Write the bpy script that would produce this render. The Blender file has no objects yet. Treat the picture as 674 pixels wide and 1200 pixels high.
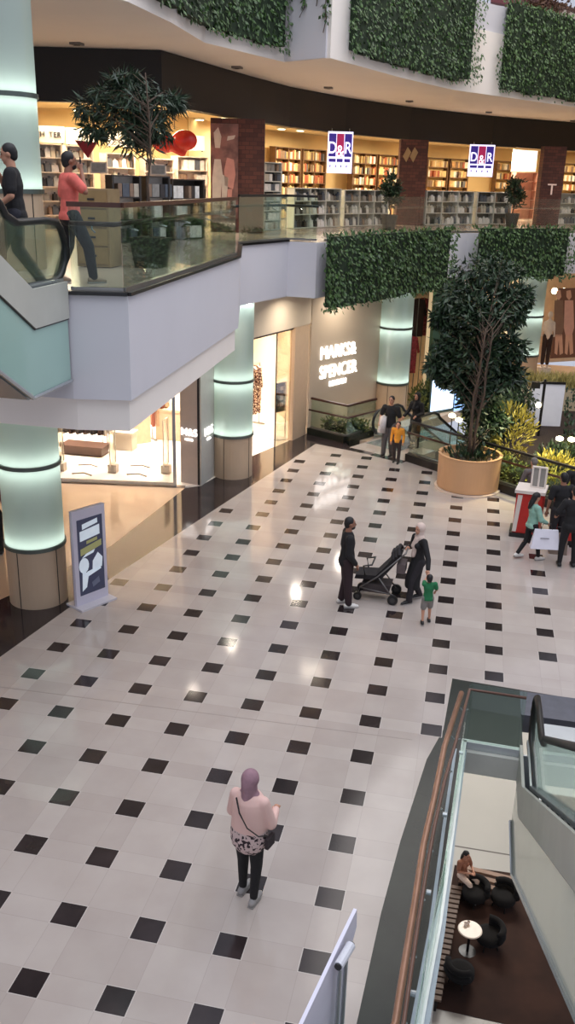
import bpy, bmesh, math, random
from mathutils import Vector, Matrix, noise
random.seed(7)
scn = bpy.context.scene
COL = scn.collection
PI = math.pi
# ------------------------------------------------------------------ camera calibration (from the 0.9 m floor grid)
F = 1053.35
R = ((0.9774989,0.20924277,0.02670888),(0.09680769,-0.33250008,-0.93812151),(-0.18741444,0.91959837,-0.34527477))
CAM = Vector((2.79662,-6.06754,7.47160))
def ray(x,y):
    a=(x-337)/F; b=(y-600)/F
    return Vector([R[0][i]*a+R[1][i]*b+R[2][i] for i in range(3)])
def Z(x,y,z=0.0):
    r=ray(x,y); return CAM+r*((z-CAM.z)/r.z)
def D(x,y,d): return CAM+ray(x,y)*d
def OP(x,y,a,b,off=0.0):
    """point where the sight line meets the vertical plane through a and b"""
    n=Vector((-(b[1]-a[1]),b[0]-a[0],0)).normalized(); r=ray(x,y); p=Vector((a[0],a[1],0))-n*off; return CAM+r*((p-CAM).dot(n)/r.dot(n))
# ------------------------------------------------------------------ materials
def lin(c): return tuple((v/12.92 if v<=0.04045 else ((v+0.055)/1.055)**2.4) for v in (c[0]/255,c[1]/255,c[2]/255))
MATS={}
def mat(name,col,rough=0.6,metal=0.0,emit=None,es=1.0,vary=0.08,scale=6.0,bump=0.0,col2=None,lo=0.4,hi=0.6,spec=0.5):
    if name in MATS: return MATS[name]
    m=bpy.data.materials.new(name); m.use_nodes=True; nt=m.node_tree; N=nt.nodes; L=nt.links
    b=N['Principled BSDF']; c=lin(col)
    b.inputs['Roughness'].default_value=rough; b.inputs['Metallic'].default_value=metal
    b.inputs['Specular IOR Level'].default_value=spec
    tc=N.new('ShaderNodeTexCoord'); nz=N.new('ShaderNodeTexNoise'); nz.inputs['Scale'].default_value=scale; nz.inputs['Detail'].default_value=3
    L.new(tc.outputs['Object'],nz.inputs['Vector'])
    rp=N.new('ShaderNodeValToRGB')
    if col2 is None:
        a=tuple(max(0,v*(1-vary)) for v in c); d=tuple(min(1,v*(1+vary)) for v in c)
    else: a=c; d=lin(col2)
    rp.color_ramp.elements[0].position=lo; rp.color_ramp.elements[1].position=hi
    if col2 is None: rp.color_ramp.elements[0].position=.3; rp.color_ramp.elements[1].position=.7
    rp.color_ramp.elements[0].color=(*a,1); rp.color_ramp.elements[1].color=(*d,1)
    L.new(nz.outputs['Fac'],rp.inputs['Fac']); L.new(rp.outputs['Color'],b.inputs['Base Color'])
    if emit is not None:
        b.inputs['Emission Color'].default_value=(*lin(emit),1); b.inputs['Emission Strength'].default_value=es
    if bump:
        bp=N.new('ShaderNodeBump'); bp.inputs['Strength'].default_value=bump; bp.inputs['Distance'].default_value=0.02
        L.new(nz.outputs['Fac'],bp.inputs['Height']); L.new(bp.outputs['Normal'],b.inputs['Normal'])
    MATS[name]=m; return m
def glassmat(name,tint,refl=0.12,rough=0.02,opac=0.0,ocol=(200,210,205),fm=.55):
    if name in MATS: return MATS[name]
    m=bpy.data.materials.new(name); m.use_nodes=True; nt=m.node_tree; N=nt.nodes; L=nt.links
    for n in list(N): N.remove(n)
    o=N.new('ShaderNodeOutputMaterial'); t=N.new('ShaderNodeBsdfTransparent'); t.inputs[0].default_value=(*lin(tint),1)
    g=N.new('ShaderNodeBsdfGlossy'); g.inputs['Roughness'].default_value=rough; g.inputs[0].default_value=(1,1,1,1)
    fr=N.new('ShaderNodeFresnel'); fr.inputs[0].default_value=1.45
    mu=N.new('ShaderNodeMath'); mu.operation='MULTIPLY_ADD'; mu.inputs[1].default_value=fm; mu.inputs[2].default_value=refl*0.1
    L.new(fr.outputs[0],mu.inputs[0])
    mx=N.new('ShaderNodeMixShader'); L.new(mu.outputs[0],mx.inputs[0]); L.new(t.outputs[0],mx.inputs[1]); L.new(g.outputs[0],mx.inputs[2])
    last=mx
    if opac:
        df=N.new('ShaderNodeBsdfDiffuse'); df.inputs[0].default_value=(*lin(ocol),1)
        m2=N.new('ShaderNodeMixShader'); m2.inputs[0].default_value=opac; L.new(mx.outputs[0],m2.inputs[1]); L.new(df.outputs[0],m2.inputs[2]); last=m2
    L.new(last.outputs[0],o.inputs[0]); MATS[name]=m; return m
def leafmat(name,c1,c2,rough=0.45):
    if name in MATS: return MATS[name]
    m=mat(name,c1,rough,col2=c2,scale=9.0,lo=.35,hi=.65); return m
def floormat():
    m=bpy.data.materials.new('marble_floor'); m.use_nodes=True; nt=m.node_tree; N=nt.nodes; L=nt.links; b=N['Principled BSDF']
    g=N.new('ShaderNodeNewGeometry'); sp=N.new('ShaderNodeSeparateXYZ'); L.new(g.outputs['Position'],sp.inputs[0])
    def M(op,a,bv=None):
        n=N.new('ShaderNodeMath'); n.operation=op
        for i,v in enumerate((a,bv)):
            if v is None: continue
            if isinstance(v,(int,float)): n.inputs[i].default_value=v
            else: L.new(v,n.inputs[i])
        return n.outputs[0]
    ids=[];fr=[]
    for ax in ('X','Y'):
        u=M('DIVIDE',M('ADD',sp.outputs[ax],0.15),0.9); fl=M('FLOOR',u); f=M('SUBTRACT',u,fl)
        big=M('GREATER_THAN',f,1/3.); ids.append(M('ADD',fl,M('MULTIPLY',big,0.5)))
        # distance to the joints at f=0 and f=1/3
        d1=M('MINIMUM',f,M('SUBTRACT',1.0,f)); d2=M('ABSOLUTE',M('SUBTRACT',f,1/3.)); fr.append(M('MINIMUM',d1,d2))
    cb=N.new('ShaderNodeCombineXYZ'); L.new(ids[0],cb.inputs[0]); L.new(ids[1],cb.inputs[1])
    wn=N.new('ShaderNodeTexWhiteNoise'); wn.noise_dimensions='2D'; L.new(cb.outputs[0],wn.inputs['Vector'])
    nz=N.new('ShaderNodeTexNoise'); nz.inputs['Scale'].default_value=1.6; nz.inputs['Detail'].default_value=6; L.new(g.outputs['Position'],nz.inputs['Vector'])
    mixv=M('ADD',M('MULTIPLY',wn.outputs['Value'],0.38),M('MULTIPLY',nz.outputs['Fac'],0.8))
    rp=N.new('ShaderNodeValToRGB'); L.new(mixv,rp.inputs['Fac'])
    e=rp.color_ramp.elements; e[0].position=0.1; e[0].color=(*lin((164,151,143)),1); e[1].position=1.0; e[1].color=(*lin((190,179,171)),1)
    jl=M('LESS_THAN',M('MINIMUM',fr[0],fr[1]),0.0035)
    mx=N.new('ShaderNodeMixRGB'); L.new(M('MULTIPLY',jl,0.35),mx.inputs[0]); L.new(rp.outputs[0],mx.inputs[1]); mx.inputs[2].default_value=(*lin((140,130,124)),1)
    L.new(mx.outputs[0],b.inputs['Base Color']); b.inputs['Roughness'].default_value=0.095; b.inputs['Specular IOR Level'].default_value=0.5
    return m
def brickmat(name,c1,c2,mortar,s=1.0):
    m=bpy.data.materials.new(name); m.use_nodes=True; nt=m.node_tree; N=nt.nodes; L=nt.links; b=N['Principled BSDF']
    tc=N.new('ShaderNodeTexCoord'); mp=N.new('ShaderNodeMapping'); mp.inputs['Rotation'].default_value=(PI/2,0,0)
    L.new(tc.outputs['Object'],mp.inputs[0]); br=N.new('ShaderNodeTexBrick'); L.new(mp.outputs[0],br.inputs[0])
    br.inputs['Color1'].default_value=(*lin(c1),1); br.inputs['Color2'].default_value=(*lin(c2),1); br.inputs['Mortar'].default_value=(*lin(mortar),1)
    br.inputs['Scale'].default_value=2.2*s; br.inputs['Mortar Size'].default_value=0.015
    L.new(br.outputs[0],b.inputs['Base Color']); b.inputs['Roughness'].default_value=.8; return m
def translucent(name,col):
    m=bpy.data.materials.new(name); m.use_nodes=True; nt=m.node_tree; N=nt.nodes; L=nt.links
    for n in list(N): N.remove(n)
    o=N.new('ShaderNodeOutputMaterial'); t=N.new('ShaderNodeBsdfTranslucent'); t.inputs[0].default_value=(*lin(col),1)
    d=N.new('ShaderNodeBsdfDiffuse'); d.inputs[0].default_value=(*lin(col),1)
    nz=N.new('ShaderNodeTexNoise'); nz.inputs['Scale'].default_value=3
    g=N.new('ShaderNodeBsdfGlossy'); g.inputs['Roughness'].default_value=0.12
    a=N.new('ShaderNodeMixShader'); a.inputs[0].default_value=0.35; L.new(t.outputs[0],a.inputs[1]); L.new(d.outputs[0],a.inputs[2])
    c=N.new('ShaderNodeMixShader'); c.inputs[0].default_value=0.08; L.new(a.outputs[0],c.inputs[1]); L.new(g.outputs[0],c.inputs[2])
    L.new(c.outputs[0],o.inputs[0]); return m
MF=floormat()
M_inset=mat('inset_black',(46,38,38),.12,vary=.35,scale=2)
M_band=mat('dark_marble',(52,44,44),.10,vary=.4,scale=1.5,bump=0)
M_band2=mat('dark_green_marble',(34,38,32),.22,vary=.4,scale=1.5,spec=.35)
M_beige=mat('beige_stone_floor',(205,178,152),.12,vary=.05,scale=1)
M_shopfloor=mat('shop_floor',(246,236,224),.15,vary=.03,scale=1)
M_white=mat('white_plaster',(205,203,208),.75,vary=.02,scale=.8)
M_white2=mat('white_soffit',(238,230,222),.8,vary=.02,scale=.8)
M_cream=mat('cream_wall',(214,200,180),.7,vary=.04,scale=.7)
M_black=mat('black_cladding',(13,10,11),.55,vary=.2,scale=1)
M_trim=mat('black_trim',(28,26,26),.35,vary=.2)
M_steel=mat('brushed_steel',(150,148,144),.32,metal=.85,vary=.08,scale=3)
M_skirt=mat('escalator_skirt_steel',(186,186,176),.42,metal=.1,vary=.06,scale=2)
M_steel_l=mat('light_steel',(185,190,192),.25,metal=.7,vary=.05,scale=3)
M_wood=mat('dark_wood_rail',(72,42,32),.35,vary=.2,scale=8)
M_copper=mat('copper_wood_rail',(158,118,96),.3,metal=.25,vary=.12,scale=5)
M_rubber=mat('black_rubber',(20,20,22),.4,vary=.2)
M_glass=glassmat('rail_glass',(236,246,240),.08,.01)
M_glass_d=glassmat('dark_glass',(228,236,230),.1,.02,fm=.35)
M_glass_c=glassmat('clear_glass',(250,252,250),.0,.01,fm=.12)
M_clad=mat('teal_glass_cladding',(158,188,178),.12,vary=.05,scale=.8)
M_clad2=mat('grey_green_glass_cladding',(214,218,200),.12,vary=.04,scale=.8)
M_shopglass=glassmat('shop_glass',(244,240,232),.10,.01)
M_base=mat('column_base_stone',(190,166,140),.35,vary=.05,scale=1.5)
M_ring=mat('column_ring_metal',(96,104,98),.35,metal=.6)
M_lit=translucent('frosted_green_glass',(204,216,208))
M_core=mat('column_core',(150,160,154),.8,vary=.03)
M_lamp=mat('tube_lamp',(255,255,255),emit=(236,246,240),es=5)
M_planter=mat('tan_planter',(205,160,118),.4,vary=.04,scale=1.2)
M_soil=mat('dark_soil',(46,34,28),.95,vary=.4,scale=20,bump=.6)
M_trunk=mat('bark',(78,62,50),.85,vary=.3,scale=12,bump=.5)
M_leaf=leafmat('leaf_dark',(20,34,24),(52,76,48))
M_leaf2=leafmat('leaf_hedge',(34,58,30),(84,116,60))
M_leaf3=leafmat('leaf_olive',(70,84,44),(132,138,72))
M_leafy=leafmat('leaf_lit_yellow',(150,140,52),(214,200,96))  # yellow lamp light on the bushes painted into the leaf colour
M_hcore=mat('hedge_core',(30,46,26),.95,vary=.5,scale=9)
M_skin=mat('skin',(190,138,112),.55,vary=.06,scale=20)
M_skin2=mat('skin_dark',(150,104,82),.55,vary=.06,scale=20)
M_hair=mat('black_hair',(22,18,18),.6,vary=.3,scale=40)
M_eye=mat('dark_eye',(18,14,14),.3)
M_lip=mat('lip',(140,76,70),.5)
def cloth(name,c,v=.12): return mat('cloth_'+name,c,.85,vary=v,scale=14,bump=.15)
M_emw=mat('sign_white_light',(255,255,255),emit=(255,250,246),es=5)
M_shoplit=mat('shop_ceiling_light',(255,240,215),emit=(255,226,186),es=3.0)
M_book=[mat('book_%d'%i,c,.6,vary=.15,scale=10) for i,c in enumerate([(214,182,124),(176,96,62),(236,220,180),(128,100,74),(224,194,132),(104,104,104),(240,230,206),(204,158,100)])]
M_prod=[mat('product_%d'%i,c,.5,vary=.15,scale=10) for i,c in enumerate([(232,230,224),(60,54,54),(150,146,140),(206,196,178),(150,124,104),(92,98,108),(240,236,230)])]
M_shelfwood=mat('shelf_wood',(104,72,42),.5,vary=.15,scale=5)
M_shelfwhite=mat('shelf_white',(206,206,196),.5,vary=.04)
# ------------------------------------------------------------------ mesh helpers
class MB:
    def __init__(s): s.v=[]; s.f=[]; s.mi=[]
    def add(s,vs,fs,mi=0):
        o=len(s.v); s.v+= [Vector(p) for p in vs]
        for f in fs: s.f.append([i+o for i in f]); s.mi.append(mi)
        return s
    def prism(s,poly,z0,z1,mi=0,top=None):
        n=len(poly); a=[(p[0],p[1],z0) for p in poly]; b=[(p[0],p[1],z1) for p in (top or poly)]
        fs=[[i,(i+1)%n,n+(i+1)%n,n+i] for i in range(n)]; fs.append(list(range(n))[::-1]); fs.append(list(range(n,2*n)))
        return s.add(a+b,fs,mi)
    def box(s,x0,x1,y0,y1,z0,z1,mi=0): return s.prism([(x0,y0),(x1,y0),(x1,y1),(x0,y1)],z0,z1,mi)
    def obox(s,c,ux,hx,hy,z0,z1,mi=0):
        """box with half sizes hx along ux, hy across"""
        u=Vector((ux[0],ux[1])).normalized(); w=Vector((-u.y,u.x)); c=Vector((c[0],c[1]))
        return s.prism([c-u*hx-w*hy,c+u*hx-w*hy,c+u*hx+w*hy,c-u*hx+w*hy],z0,z1,mi)
    def wall(s,a,b,th,z0,z1,mi=0):
        a=Vector((a[0],a[1])); b=Vector((b[0],b[1])); return s.obox((a+b)/2,b-a,(b-a).length/2,th/2,z0,z1,mi)
    def slabpoly(s,pts,n,th,mi=0):
        """planar 3-D polygon extruded by th along n"""
        n=Vector(n).normalized()*th; k=len(pts); a=[Vector(p) for p in pts]; b=[p+n for p in a]
        fs=[[i,(i+1)%k,k+(i+1)%k,k+i] for i in range(k)]+[list(range(k))[::-1],list(range(k,2*k))]
        return s.add(a+b,fs,mi)
    def tube(s,pts,r,n=8,mi=0,closed=False,flat=1.0):
        pts=[Vector(p) for p in pts]; rings=[]; k=len(pts)
        for i,p in enumerate(pts):
            if closed: t=(pts[(i+1)%k]-pts[i-1])
            else: t=(pts[min(i+1,k-1)]-pts[max(i-1,0)])
            if t.length<1e-9: t=Vector((0,0,1))
            t.normalize(); up=Vector((0,0,1)) if abs(t.z)<.95 else Vector((1,0,0))
            a=t.cross(up).normalized(); b=a.cross(t)
            rr=r[i] if isinstance(r,(list,tuple)) else r
            rings.append([p+a*math.cos(2*PI*j/n)*rr+b*math.sin(2*PI*j/n)*rr*flat for j in range(n)])
        vs=[v for q in rings for v in q]; fs=[]
        for i in range(k if closed else k-1):
            i2=(i+1)%k
            for j in range(n): fs.append([i*n+j,i*n+(j+1)%n,i2*n+(j+1)%n,i2*n+j])
        if not closed: fs.append(list(range(n))[::-1]); fs.append([(k-1)*n+j for j in range(n)])
        return s.add(vs,fs,mi)
    def lathe(s,c,prof,n=32,mi=0,closed=False):
        vs=[];k=len(prof)
        for r,z in prof:
            for j in range(n): vs.append((c[0]+math.cos(2*PI*j/n)*r,c[1]+math.sin(2*PI*j/n)*r,c[2]+z))
        fs=[]
        for i in range(k if closed else k-1):
            i2=(i+1)%k
            for j in range(n): fs.append([i*n+j,i*n+(j+1)%n,i2*n+(j+1)%n,i2*n+j])
        if not closed: fs.append(list(range(n))[::-1]); fs.append([(k-1)*n+j for j in range(n)])
        return s.add(vs,fs,mi)
    def ell(s,c,r,n=14,m=10,mi=0,rot=None):
        vs=[];fs=[]
        for i in range(m+1):
            th=PI*i/m
            for j in range(n):
                p=Vector((r[0]*math.sin(th)*math.cos(2*PI*j/n),r[1]*math.sin(th)*math.sin(2*PI*j/n),r[2]*math.cos(th)))
                if rot: p=rot@p
                vs.append(p+Vector(c))
        for i in range(m):
            for j in range(n): fs.append([i*n+j,(i+1)*n+j,(i+1)*n+(j+1)%n,i*n+(j+1)%n])
        return s.add(vs,fs,mi)
    def cap(s,a,ra,b,rb,n=12,mi=0,sq=1.0):
        """tapered capsule"""
        a=Vector(a);b=Vector(b); t=b-a
        if t.length<1e-6: return s.ell(a,(ra,ra,ra),n,8,mi)
        t.normalize(); u=t.cross(Vector((0,0,1)) if abs(t.z)<.9 else Vector((0,1,0))).normalized(); w=u.cross(t)
        rings=[]
        for k in range(5):
            th=PI/2*(1-k/4); rings.append((a-t*ra*math.sin(th),max(ra*math.cos(th),1e-4)))
        for k in range(5):
            th=PI/2*(k/4); rings.append((b+t*rb*math.sin(th),max(rb*math.cos(th),1e-4)))
        vs=[c+(u*math.cos(2*PI*j/n)+w*math.sin(2*PI*j/n)*sq)*rr for c,rr in rings for j in range(n)]; fs=[]
        for i in range(len(rings)-1):
            for j in range(n): fs.append([i*n+j,i*n+(j+1)%n,(i+1)*n+(j+1)%n,(i+1)*n+j])
        return s.add(vs,fs,mi)
    def mesh(s,name,mats,off=Vector((0,0,0)),smooth=False,weld=True):
        me=bpy.data.meshes.new(name); me.from_pydata([tuple(v-off) for v in s.v],[],s.f)
        for m in (mats if isinstance(mats,(list,tuple)) else [mats]): me.materials.append(m)
        for p,i in zip(me.polygons,s.mi): p.material_index=i; p.use_smooth=smooth
        bm=bmesh.new(); bm.from_mesh(me)
        if weld: bmesh.ops.recalc_face_normals(bm,faces=bm.faces)
        bm.to_mesh(me); bm.free(); me.update(); return me
def link(name,me,parent=None,label=None,local=False):
    o=bpy.data.objects.new(name,me); COL.objects.link(o)
    if parent is not None: o.parent=parent
    if label: o['label']=label
    return o
def wloc(o):
    v=Vector(o.location); 
    while o.parent: o=o.parent; v+=Vector(o.location)
    return v
def part(name,mb,m,parent,label=None,smooth=False,local=False):
    off=Vector((0,0,0)) if local else wloc(parent)
    return link(name,mb.mesh(name,m,off,smooth),parent,label)
def tag(o,label,cat,group=None,kind=None):
    if kind: o['kind']=kind
    if label:
        o['label']=label
        if not 4<=len(label.split())<=16: print('LABELLEN',len(label.split()),label)
    if cat: o['category']=cat
    if group: o['group']=group
    return o
def thing(name,label,cat,loc=(0,0,0),rot=0,group=None):
    o=bpy.data.objects.new(name,None); COL.objects.link(o); o.empty_display_size=.1
    o.location=loc; o.rotation_euler=(0,0,rot); return tag(o,label,cat,group)
def single(name,mb,m,label,cat,group=None,smooth=False,org=None):
    c=Vector(org) if org is not None else Vector((sum(v.x for v in mb.v)/len(mb.v),sum(v.y for v in mb.v)/len(mb.v),min(v.z for v in mb.v)))
    o=link(name,mb.mesh(name,m,c,smooth)); o.location=c; return tag(o,label,cat,group)
def struct(name,mb,m,smooth=False):
    o=link(name,mb.mesh(name,m,Vector((0,0,0)),smooth)); o['kind']='structure'; o['label']=name.replace('_',' ').rstrip('0123456789 '); return o
def copytree(o,loc,rot=None,label=None,group=None):
    r=o.copy(); COL.objects.link(r); r.location=loc
    if rot is not None: r.rotation_euler=(0,0,rot)
    if label: r['label']=label
    if group: r['group']=group
    for ch in list(o.children):
        c=ch.copy(); COL.objects.link(c); c.parent=r
        for g in list(ch.children): d=g.copy(); COL.objects.link(d); d.parent=c
    return r
def offs(poly,d):
    """offset an open polyline to its left by d"""
    out=[]
    P=[Vector((p[0],p[1])) for p in poly]
    for i,p in enumerate(P):
        t=(P[min(i+1,len(P)-1)]-P[max(i-1,0)]).normalized(); out.append(p+Vector((-t.y,t.x))*d)
    return out
def text_mesh(name,s,size,ext,m,parent,origin,ux,uz,label=None,font_squeeze=1.0,bold=0.0):
    cu=bpy.data.curves.new(name,'FONT'); cu.body=s; cu.size=size; cu.extrude=ext; cu.offset=bold; cu.align_x='CENTER'; cu.align_y='CENTER'
    t=bpy.data.objects.new(name+'_t',cu); COL.objects.link(t)
    bpy.context.view_layer.update()
    me=bpy.data.meshes.new_from_object(t.evaluated_get(bpy.context.evaluated_depsgraph_get()))
    bpy.data.objects.remove(t)
    ux=Vector(ux).normalized(); uz=Vector(uz).normalized(); un=ux.cross(uz)
    off=wloc(parent)
    for v in me.vertices:
        p=Vector(v.co); v.co=Vector(origin)+ux*p.x*font_squeeze+uz*p.y+un*p.z-off
    me.materials.clear(); me.materials.append(m); me.name=name
    return link(name,me,parent,label)

# ================================================================== THE SETTING
border=[(-6.9,-9),(-4.37,5.75),(-3.89,8.85),(-3.0,13.45),(-1.69,19.95)]
voidout=[(2.94,6.96),(2.87,5.45),(2.68,4.66),(2.48,2.93),(2.38,1.72),(2.31,.29),(2.2,-3),(2.1,-9)]
railA=Vector((1.12,18.96)); railB=Vector((5.55,15.5)); rd=(railB-railA).normalized(); rn=Vector((-rd.y,rd.x))   # rn points away from the camera
railC=railA+rd*12
fl=MB()
wp=border+[(0.0,19.3),(1.15,18.9),(railC.x,railC.y),(13,-9),(6.6,-9),(6.6,6.7)]+voidout
fl.prism(wp,-.3,0,0)
def inpoly(x,y,P):
    c=False;n=len(P)
    for i in range(n):
        x1,y1=P[i][0],P[i][1];x2,y2=P[(i+1)%n][0],P[(i+1)%n][1]
        if (y1>y)!=(y2>y) and x<(x2-x1)*(y-y1)/(y2-y1)+x1: c=not c
    return c
for i in range(-8,14):
    for j in range(-9,22):
        x,y=i*.9,j*.9; h=.15
        if all(inpoly(x+a*.12,y+b*.12,wp) for a in(-1,1) for b in (-1,1)):
            if (x>3.9 and x<6.6 and y<7.4): continue
            fl.add([(x-h-.010,y-h-.010,.0006),(x+h+.010,y-h-.010,.0006),(x+h+.010,y+h+.010,.0006),(x-h-.010,y+h+.010,.0006)],[[0,1,2,3]],2)
            fl.add([(x-h,y-h,.0012),(x+h,y-h,.0012),(x+h,y+h,.0012),(x-h,y+h,.0012)],[[0,1,2,3]],1)
struct('floor',fl,[MF,M_inset,mat('inset_border',(196,186,178),.15,vary=.03)])
jn=MB(); 
for a,b in (((-3.91,4.91),(2.45,5.08)),): jn.wall(a,b,.012,0,.0016)
struct('floor_joint',jn,mat('joint_grey',(150,138,130),.5))
bo=[(-8.6,-9),(-5.9,6.4),(-5.38,7.85),(-4.48,10.69),(-4.17,14.83),(-3.85,15.1),(-3.19,18.2),(-2.25,20.95),(-.83,20.3),(-.2,20.65)]
bd=MB(); bd.prism([(-6.9,-9),(-4.37,5.75),(-3.89,8.85),(-3.0,13.45),(-1.69,19.95),(-.56,19.35),(-.64,19.89)]+[(-.83,20.4),(-2.1,21.1),(-2.25,20.95),(-3.19,18.2),(-3.85,15.1),(-4.17,14.83),(-4.48,10.69),(-5.38,7.85),(-5.9,6.4),(-8.6,-9)],-.3,-.0005)
struct('floor_dark_band',bd,M_band)
bg=MB(); bg.prism([(-8.6,-9),(-5.9,6.4),(-5.38,7.85),(-4.48,10.69),(-4.17,14.83),(-4.2,14.89),(-7.45,14.36),(-16,12.9),(-16,-9)],-.3,-.001); struct('floor_beige_stone',bg,M_beige)
th=MB(); th.wall((-16,12.97),(-4.2,14.93),.22,-.3,.004); struct('trim_1',th,mat('threshold_metal',(120,104,92),.3,metal=.4))
# landing in front of the far escalator
ld=MB(); ld.prism([(-.64,19.89),(-.17,20.73),(.0,21.4),(1.9,20.3),(1.12,18.96),(.51,19.31)],-.3,-.0008); struct('floor_escalator_landing',ld,MF)
bs=MB(); 
for a,b in (((-.64,19.72),(-.2,19.5)),((.12,19.35),(.62,19.08)),((.62,19.08),(1.1,18.82))): bs.wall(a,b,.26,-.001,.0014)
struct('floor_border_strips',bs,M_band)
# dark border round the escalator void
inner=[(3.2,4.95),(3.12,3.2),(3.06,1.6),(2.97,.4),(2.86,-1.2),(2.72,-3),(2.6,-9)]
vb=MB(); vb.prism([(2.94,6.96),(4.0,6.88),(4.0,5.1),(3.2,5.08)]+inner[1:]+voidout[::-1][:-1],-.3,.0005); struct('floor_void_border',vb,M_band2)
vb=MB(); vb.box(4.0,6.6,6.15,6.84,-.3,.0008); struct('floor_escalator_border',vb,mat('slate_strip',(84,84,92),.2,vary=.1))
vb=MB()
for i in range(len(inner)-1):
    a,b=inner[i],inner[i+1]; vb.add([(a[0]-.02,a[1],-.0),(b[0]-.02,b[1],-.0),(b[0]-.02,b[1],-1.5),(a[0]-.02,a[1],-1.5),(a[0]-.2,a[1],0),(b[0]-.2,b[1],0),(b[0]-.2,b[1],-1.5),(a[0]-.2,a[1],-1.5)],[[0,1,2,3],[4,5,6,7],[0,1,5,4],[3,2,6,7]])
vb.wall((3.2,5.0),(3.95,4.98),.12,-.32,.02)
struct('wall_void_fascia',vb,mat('void_fascia',(214,212,204),.4,vary=.03))
# lower level far below
lf=MB(); lf.box(-14,22,-14,34,-11.3,-11); struct('floor_lower',lf,mat('lower_floor_tile',(168,164,156),.35,vary=.04,scale=.5))
for k,yy in enumerate((16.3,20.2,24)):
    lj=MB(); lj.box(-14,22,yy,yy+.05,-11,-10.996); struct('floor_lower_joint_%d'%(k+1),lj,mat('joint_dark',(90,84,78),.6))
cp=MB(); cp.prism([(3.64,15.5),(14,15.9),(14,10.2),(3.25,10.5)],-11,-10.985); struct('floor_cafe_carpet',cp,mat('brown_carpet',(58,36,26),.95,vary=.35,scale=1.2,bump=.3))
# ---- first-floor slab
front=[(-16,5.0),(-3.66,5.12),(-2.51,5.13),(-1.74,5.29),(-2.05,12.07),(-2.92,15.48),(-2.25,17.78),(-1.47,17.68),(-.13,21.12),(1.53,25.0),(2.14,25.9),(5.66,28.8),(16,37)]
sl=MB(); sl.prism(front+[(16,60),(-16,60)],4.6,6.0); struct('wall_slab_first_floor',sl,M_white)
lb=MB(); lb.prism([(-16,5.1),(-3.66,5.2),(-2.5,5.2),(-1.80,5.36),(-2.10,12.0),(-3.6,12.0),(-16,12.0)],4.15,4.6); struct('wall_slab_lower_band',lb,M_white2)
ff=MB(); ff.prism([(-16,5.05),(-2.51,5.18),(-1.79,5.33),(-2.1,12.07),(-2.97,15.48),(-2.3,17.8),(-1.5,17.75),(-.2,21.2),(1.5,25.1),(2.1,26),(5.6,28.9),(16,37.1),(16,60),(-16,60)],6.0,6.008); struct('floor_first_floor',ff,mat('upper_floor_tile',(176,160,146),.2,vary=.05))
cb=MB()
for i in range(1,6): cb.wall(front[i],front[i+1],.1,6.0,6.045)
cb.wall(front[5],front[6],.1,6.0,6.045); struct('trim_2',cb,M_trim)
# ---- upper slab: soffit, fascia, black header
ue=[(-16,2.0),(-4.3,6.0),(-4.03,11.3),(-3.94,17.8)]
a=Z(334,73,10.35);b=Z(387,68,10.35);c=Z(530,105,10.35);d=Z(565,110,10.35);e=Z(670,125,10.35)
ue=[(-16,-3.0),(-6.4,2.5),(-5.0,7.5),tuple(Z(150,2,10.35)[:2]),tuple(Z(200,26,10.35)[:2]),tuple(Z(240,50,10.35)[:2]),tuple(a[:2]),tuple(b[:2]),tuple(Z(470,91,10.35)[:2]),tuple(c[:2]),tuple(d[:2]),tuple(e[:2]),(13,38)]
us=MB(); us.prism(ue+[(16,60),(-16,60)],10.35,12.2); struct('wall_slab_second_floor',us,M_white2)
hp=[(-16,14.6),(-8.36,16.19),(-5.29,16.84),(-4.9,19.4),(-4.45,22.3),(-3.9,25.3),(-2.6,29.0),(-.6,32.9),(2.6,37.2),(6.4,40.6),(14,45.5)]
hd=MB(); hb=[tuple(p) for p in offs(hp,.35)]
for i in range(len(hp)-1):
    hd.prism([hp[i],hp[i+1],hb[i+1],hb[i]],9.15,10.34)
struct('wall_black_header',hd,M_black)
# ceiling of the bookshop and its back walls
hc=MB(); hc.prism([tuple(p) for p in offs(hp,.36)]+[(14,60),(-16,60)],9.35,9.45); struct('ceiling',hc,mat('shop_ceiling',(226,206,160),.8,vary=.03))
bw=[(-16,20.6),(-9.6,21.7),(-7.2,24.5),(-6.9,29.0),(-5.6,33.5),(-3.0,39.2),(1.0,44.5),(6.0,48.3),(14,52.5)]
w=MB()
for i in range(len(bw)-1): w.wall(bw[i],bw[i+1],.2,6,9.4)
struct('wall_bookshop_back',w,mat('warm_shop_wall',(224,196,140),.7,vary=.04,scale=.6))
w=MB(); w.wall((-16,0),(-16,60),.2,-.3,18); w.wall((14.2,20),(14.2,60),.2,-.3,18); w.wall((-16,59),(14,59),.2,-.3,18); struct('wall_outer',w,M_cream)
# grilles on the soffit
spots=[(90,50),(278,78),(385,102),(480,118),(573,131),(672,141)]
for i,(x,y) in enumerate(spots):
    p=Z(x,y,10.35); t=thing('ceiling_spotlight','recessed spotlight in the pale soffit, %s'%(['leftmost, above the bamboo tree','second from the left, below the first ivy curtain','third from the left, above the nearer lit sign','fourth from the left','fifth from the left, above the farther lit sign','rightmost, at the picture edge'][i]),'spotlight',p,0,'spotlights along the soffit')
    m=MB(); m.box(p.x-.13,p.x+.13,p.y-.13,p.y+.13,p.z-.05,p.z); part('housing',m,mat('spot_grey',(110,104,98),.5),t)
    m=MB(); m.lathe((p.x,p.y,p.z-.058),[(.07,0),(.07,.02)],12); part('lens',m,mat('spot_lens',(40,36,34),.2),t)
vp=Z(90,50,10.35)
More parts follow.
